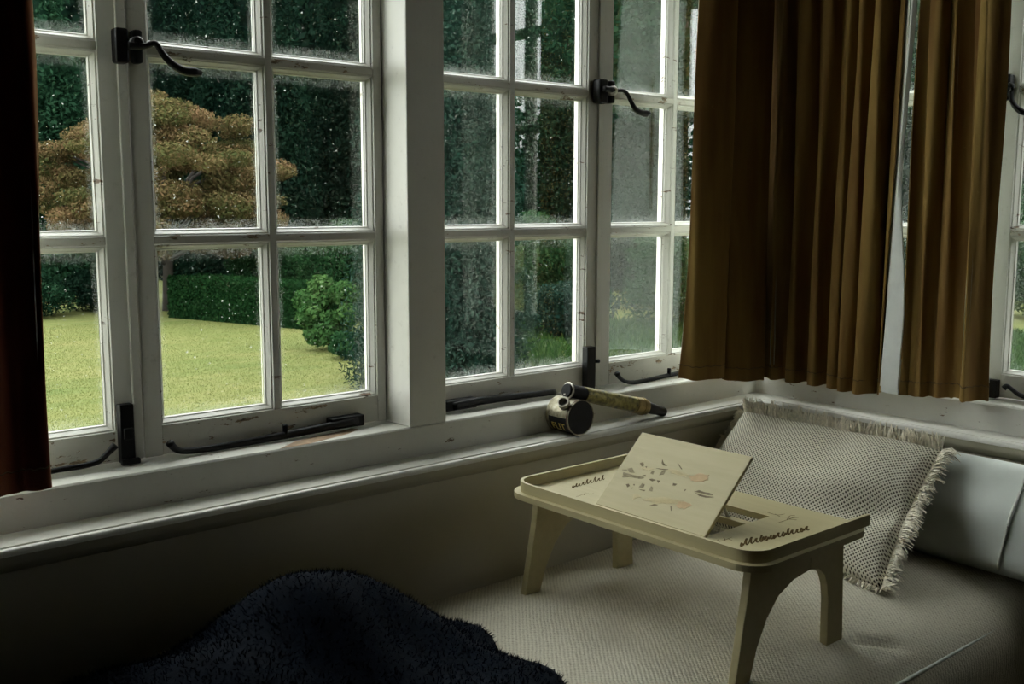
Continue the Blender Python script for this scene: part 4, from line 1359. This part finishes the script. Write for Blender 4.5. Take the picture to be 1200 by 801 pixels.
t_ = np.cross(nr_, NR.normal(0, 1, (nh, 3))); t_ /= np.linalg.norm(t_, axis=1, keepdims=True); s_ = np.cross(nr_, t_)
L_ = NR.uniform(0.03, 0.065, (nh, 1))
V = np.stack([P - t_ * L_ * .6, P + s_ * L_ * .35, P + t_ * L_ * .6, P - s_ * L_ * .35], 1).reshape(-1, 3)
mid = np.array(hed.location)
o = mkobj('foliage', tri_mesh('foliage', V - mid, 4, NR.random(nh) * 0.7), 'leaf_hedge', hed); o['kind'] = 'stuff'
core = [hA - hn * 0.06, hB - hn * 0.06 - hu * 0.05, hB - hn * (HT - 0.05) - hu * 0.05, hA - hn * (HT - 0.05)]
MB().loft([[tuple(p - mid + np.array([0, 0, 0.0])) for p in core], [tuple(p - mid + np.array([0, 0, HH - 0.06])) for p in core]]).build('inner_branches', 'bark', hed)

# fresh green shrub on the lawn edge
sb_ = ground(384, 15.2)
plant('leafy_shrub', sb_, cloud((sb_[0], sb_[1], Z_LAWN + 0.52), (0.42, 0.42, 0.48), 40, 0.17, flat=0.85), 9000, 0.075, 'leaf_bright',
      'rounded fresh-green shrub at the end of the clipped hedge', 'shrub', 0.03, aspect=0.55, inner=0.4)
sb_ = ground(408, 14.3)
plant('leafy_shrub', sb_, cloud((sb_[0], sb_[1], Z_LAWN + 0.20), (0.24, 0.24, 0.18), 16, 0.11, flat=0.85), 2600, 0.06, 'leaf_mid',
      'small low green shrub in front of the fresh-green one', 'shrub', 0.02, aspect=0.5)
# grey-green cypress close to the house
cb_ = ground(515, 12.2)
plant('cypress_tree', cb_, conifer(cb_, 7.5, 0.98, 34, 12, 0.34, flat=1.3, droop=0.0, powr=0.35), 110000, 0.065, 'leaf_cypress',
      'tall grey-green cypress rising behind the thick window post', 'tree', 0.14, core=(7.5, 0.98, 0.35), droop=-0.7, aspect=0.35, inner=0.45, branches=10)
sh_ = ground(850, 16.0)
plant('shade_tree', sh_, cloud((sh_[0], sh_[1], Z_LAWN + 5.0), (3.4, 3.4, 1.5), 70, 0.85, flat=0.6), 60000, 0.11, 'leaf_cedar',
      'broad leafy tree overhanging the shaded grass', 'tree', 0.18, aspect=0.45, inner=0.5, branches=20)
# shrubs beyond the lawn
G2 = 'shrubs along the lawn edge'
for (px, dist, rad, hh, n, mat, lab) in (
        (310, 23.5, 0.95, 1.45, 9000, 'leaf_mid', 'broad green shrub growing behind the end of the hedge'),
        (415, 21.5, 1.3, 1.75, 13000, 'leaf_mid', 'large rhododendron bush between the hedge and the cypress'),
        (35, 21.0, 0.75, 0.85, 5000, 'leaf_cedar', 'low shrub under the trees beside the red curtain'),
        (118, 22.0, 0.85, 0.8, 5000, 'leaf_dark', 'dark low shrub in the shade of the bronze tree'),
        (618, 19.0, 1.2, 2.1, 15000, 'leaf_mid', 'leafy green bush at the far side of the shaded grass'),
        (672, 16.3, 0.7, 0.9, 7000, 'leaf_cypress', 'small greyish bush at the edge of the shaded grass'),
        (742, 21.5, 1.3, 2.5, 13000, 'leaf_dark', 'dark evergreen bush seen beside the curved black handle'),
        (800, 18.3, 1.15, 1.7, 9000, 'leaf_mid', 'mid green bush beyond the curtained casement'),
        (925, 21.5, 1.4, 2.4, 10000, 'leaf_mid', 'rounded green bush hidden behind the gold curtains'),
        (1080, 18.5, 1.4, 2.0, 10000, 'leaf_dark', 'dark bush outside the side windows'),
        (1215, 21.5, 1.4, 2.6, 11000, 'leaf_mid', 'bushy green shrub outside the casement above the pillow')):
    b_ = ground(px, dist)
    plant('garden_shrub', b_, cloud((b_[0], b_[1], Z_LAWN + hh * 0.5), (rad * 0.85, rad * 0.85, hh * 0.46), 34, rad * 0.36, flat=0.8), int(n * 1.9), 0.075, mat, lab, 'shrub', 0.05, group=G2, aspect=0.45, inner=0.4)
# tall trees closing the garden
G3 = 'tall trees behind the lawn'
k = 0
for (px, dist, hgt, rad, mat, lab) in (
        (-165, 25, 8.0, 1.7, 'leaf_cedar', 'green cedar standing beyond the red curtain side of the garden'),
        (40, 27.5, 8.8, 1.7, 'leaf_cedar', 'feathery green cedar left of the bronze tree'),
        (200, 31.5, 11.5, 1.7, 'leaf_dark', 'dark conifer rising directly behind the bronze tree'),
        (300, 27, 9.0, 1.7, 'leaf_dark', 'dark conifer between the bronze tree and the cypress'),
        (420, 31.5, 10.5, 1.7, 'leaf_dark', 'very dark conifer just left of the cypress'),
        (540, 27, 9.0, 1.7, 'leaf_dark', 'dark conifer hidden mostly by the cypress'),
        (640, 31.5, 10.5, 1.7, 'leaf_cedar', 'green tree over the leafy bush across the shaded grass'),
        (735, 27, 9.0, 1.7, 'leaf_dark', 'dark tree behind the casement with the second handle'),
        (820, 31.5, 10, 1.7, 'leaf_dark', 'dark tree hidden behind the gold curtains'),
        (960, 27, 8.6, 1.7, 'leaf_cedar', 'green cedar hidden behind the gold curtains'),
        (1090, 31.5, 9.5, 1.7, 'leaf_dark', 'dark tree outside the side windows'),
        (1215, 27, 8.6, 1.7, 'leaf_dark', 'dark tree seen through the casement above the pillow')):
    b_ = ground(px, dist)
    plant('tall_tree', b_, conifer(b_, hgt, rad, 26, 13, 0.55, flat=1.0, powr=0.32), (60000 if (px < 760 or px > 1150) else 18000), (0.145 if (px < 760 or px > 1150) else 0.24), mat, lab, 'tree', 0.2, group=G3, core=(hgt, rad * 1.15, 0.32), droop=0.8, aspect=0.42, inner=0.5, branches=8)
# woodland further back
for i, px in enumerate((-220, -40, 110, 250, 370, 480, 590, 700, 800, 920, 1040, 1180)):
    b_ = ground(px, 37.5 + (i % 2) * 5.5)
    plant('woodland_tree', b_, conifer(b_, 11.0 + (i % 2) * 1.2, 2.35, 18, 12, 0.95, flat=1.0, powr=0.32), 15000, 0.36, 'leaf_dark', 'dark evergreen of the woodland behind the garden trees', 'tree', 0.25,
          group='woodland behind the garden', core=(11.0 + (i % 2) * 1.2, 2.7, 0.32), droop=0.6, aspect=0.5, inner=0.5, branches=4)
sd_b = np.array([7.0, -3.6, Z_LAWN])  # unseen tree added to cut the sky light through the side windows
plant('sky_blocking_tree', sd_b, cloud((7.0, -3.2, 5.2), (2.4, 4.6, 2.5), 80, 0.95, flat=0.65), 60000, 0.15, 'leaf_cedar',
      'large leafy tree, out of view, added to shade the side windows', 'tree', 0.22, aspect=0.45, inner=0.5, branches=24)
# lower trees on the open side, outside the side windows
for i, (az, dist, hgt) in enumerate(((6, 31, 6.0), (-12, 29, 4.8), (-30, 28, 4.4), (-48, 28, 5.2), (-66, 28, 4.4), (-84, 28, 4.6))):
    b_ = np.array([CAM[0] + dist * math.cos(math.radians(az)), CAM[1] + dist * math.sin(math.radians(az)), Z_LAWN])
    plant('field_tree', b_, cloud((b_[0], b_[1], Z_LAWN + hgt * 0.55), (3.2, 3.2, hgt * 0.45), 40, 1.1, flat=0.8), 7000, 0.32, 'leaf_mid', 'rounded tree on the open side of the garden, away from the lawn', 'tree', 0.2,
          group='trees on the open side of the garden', aspect=0.5, inner=0.4)
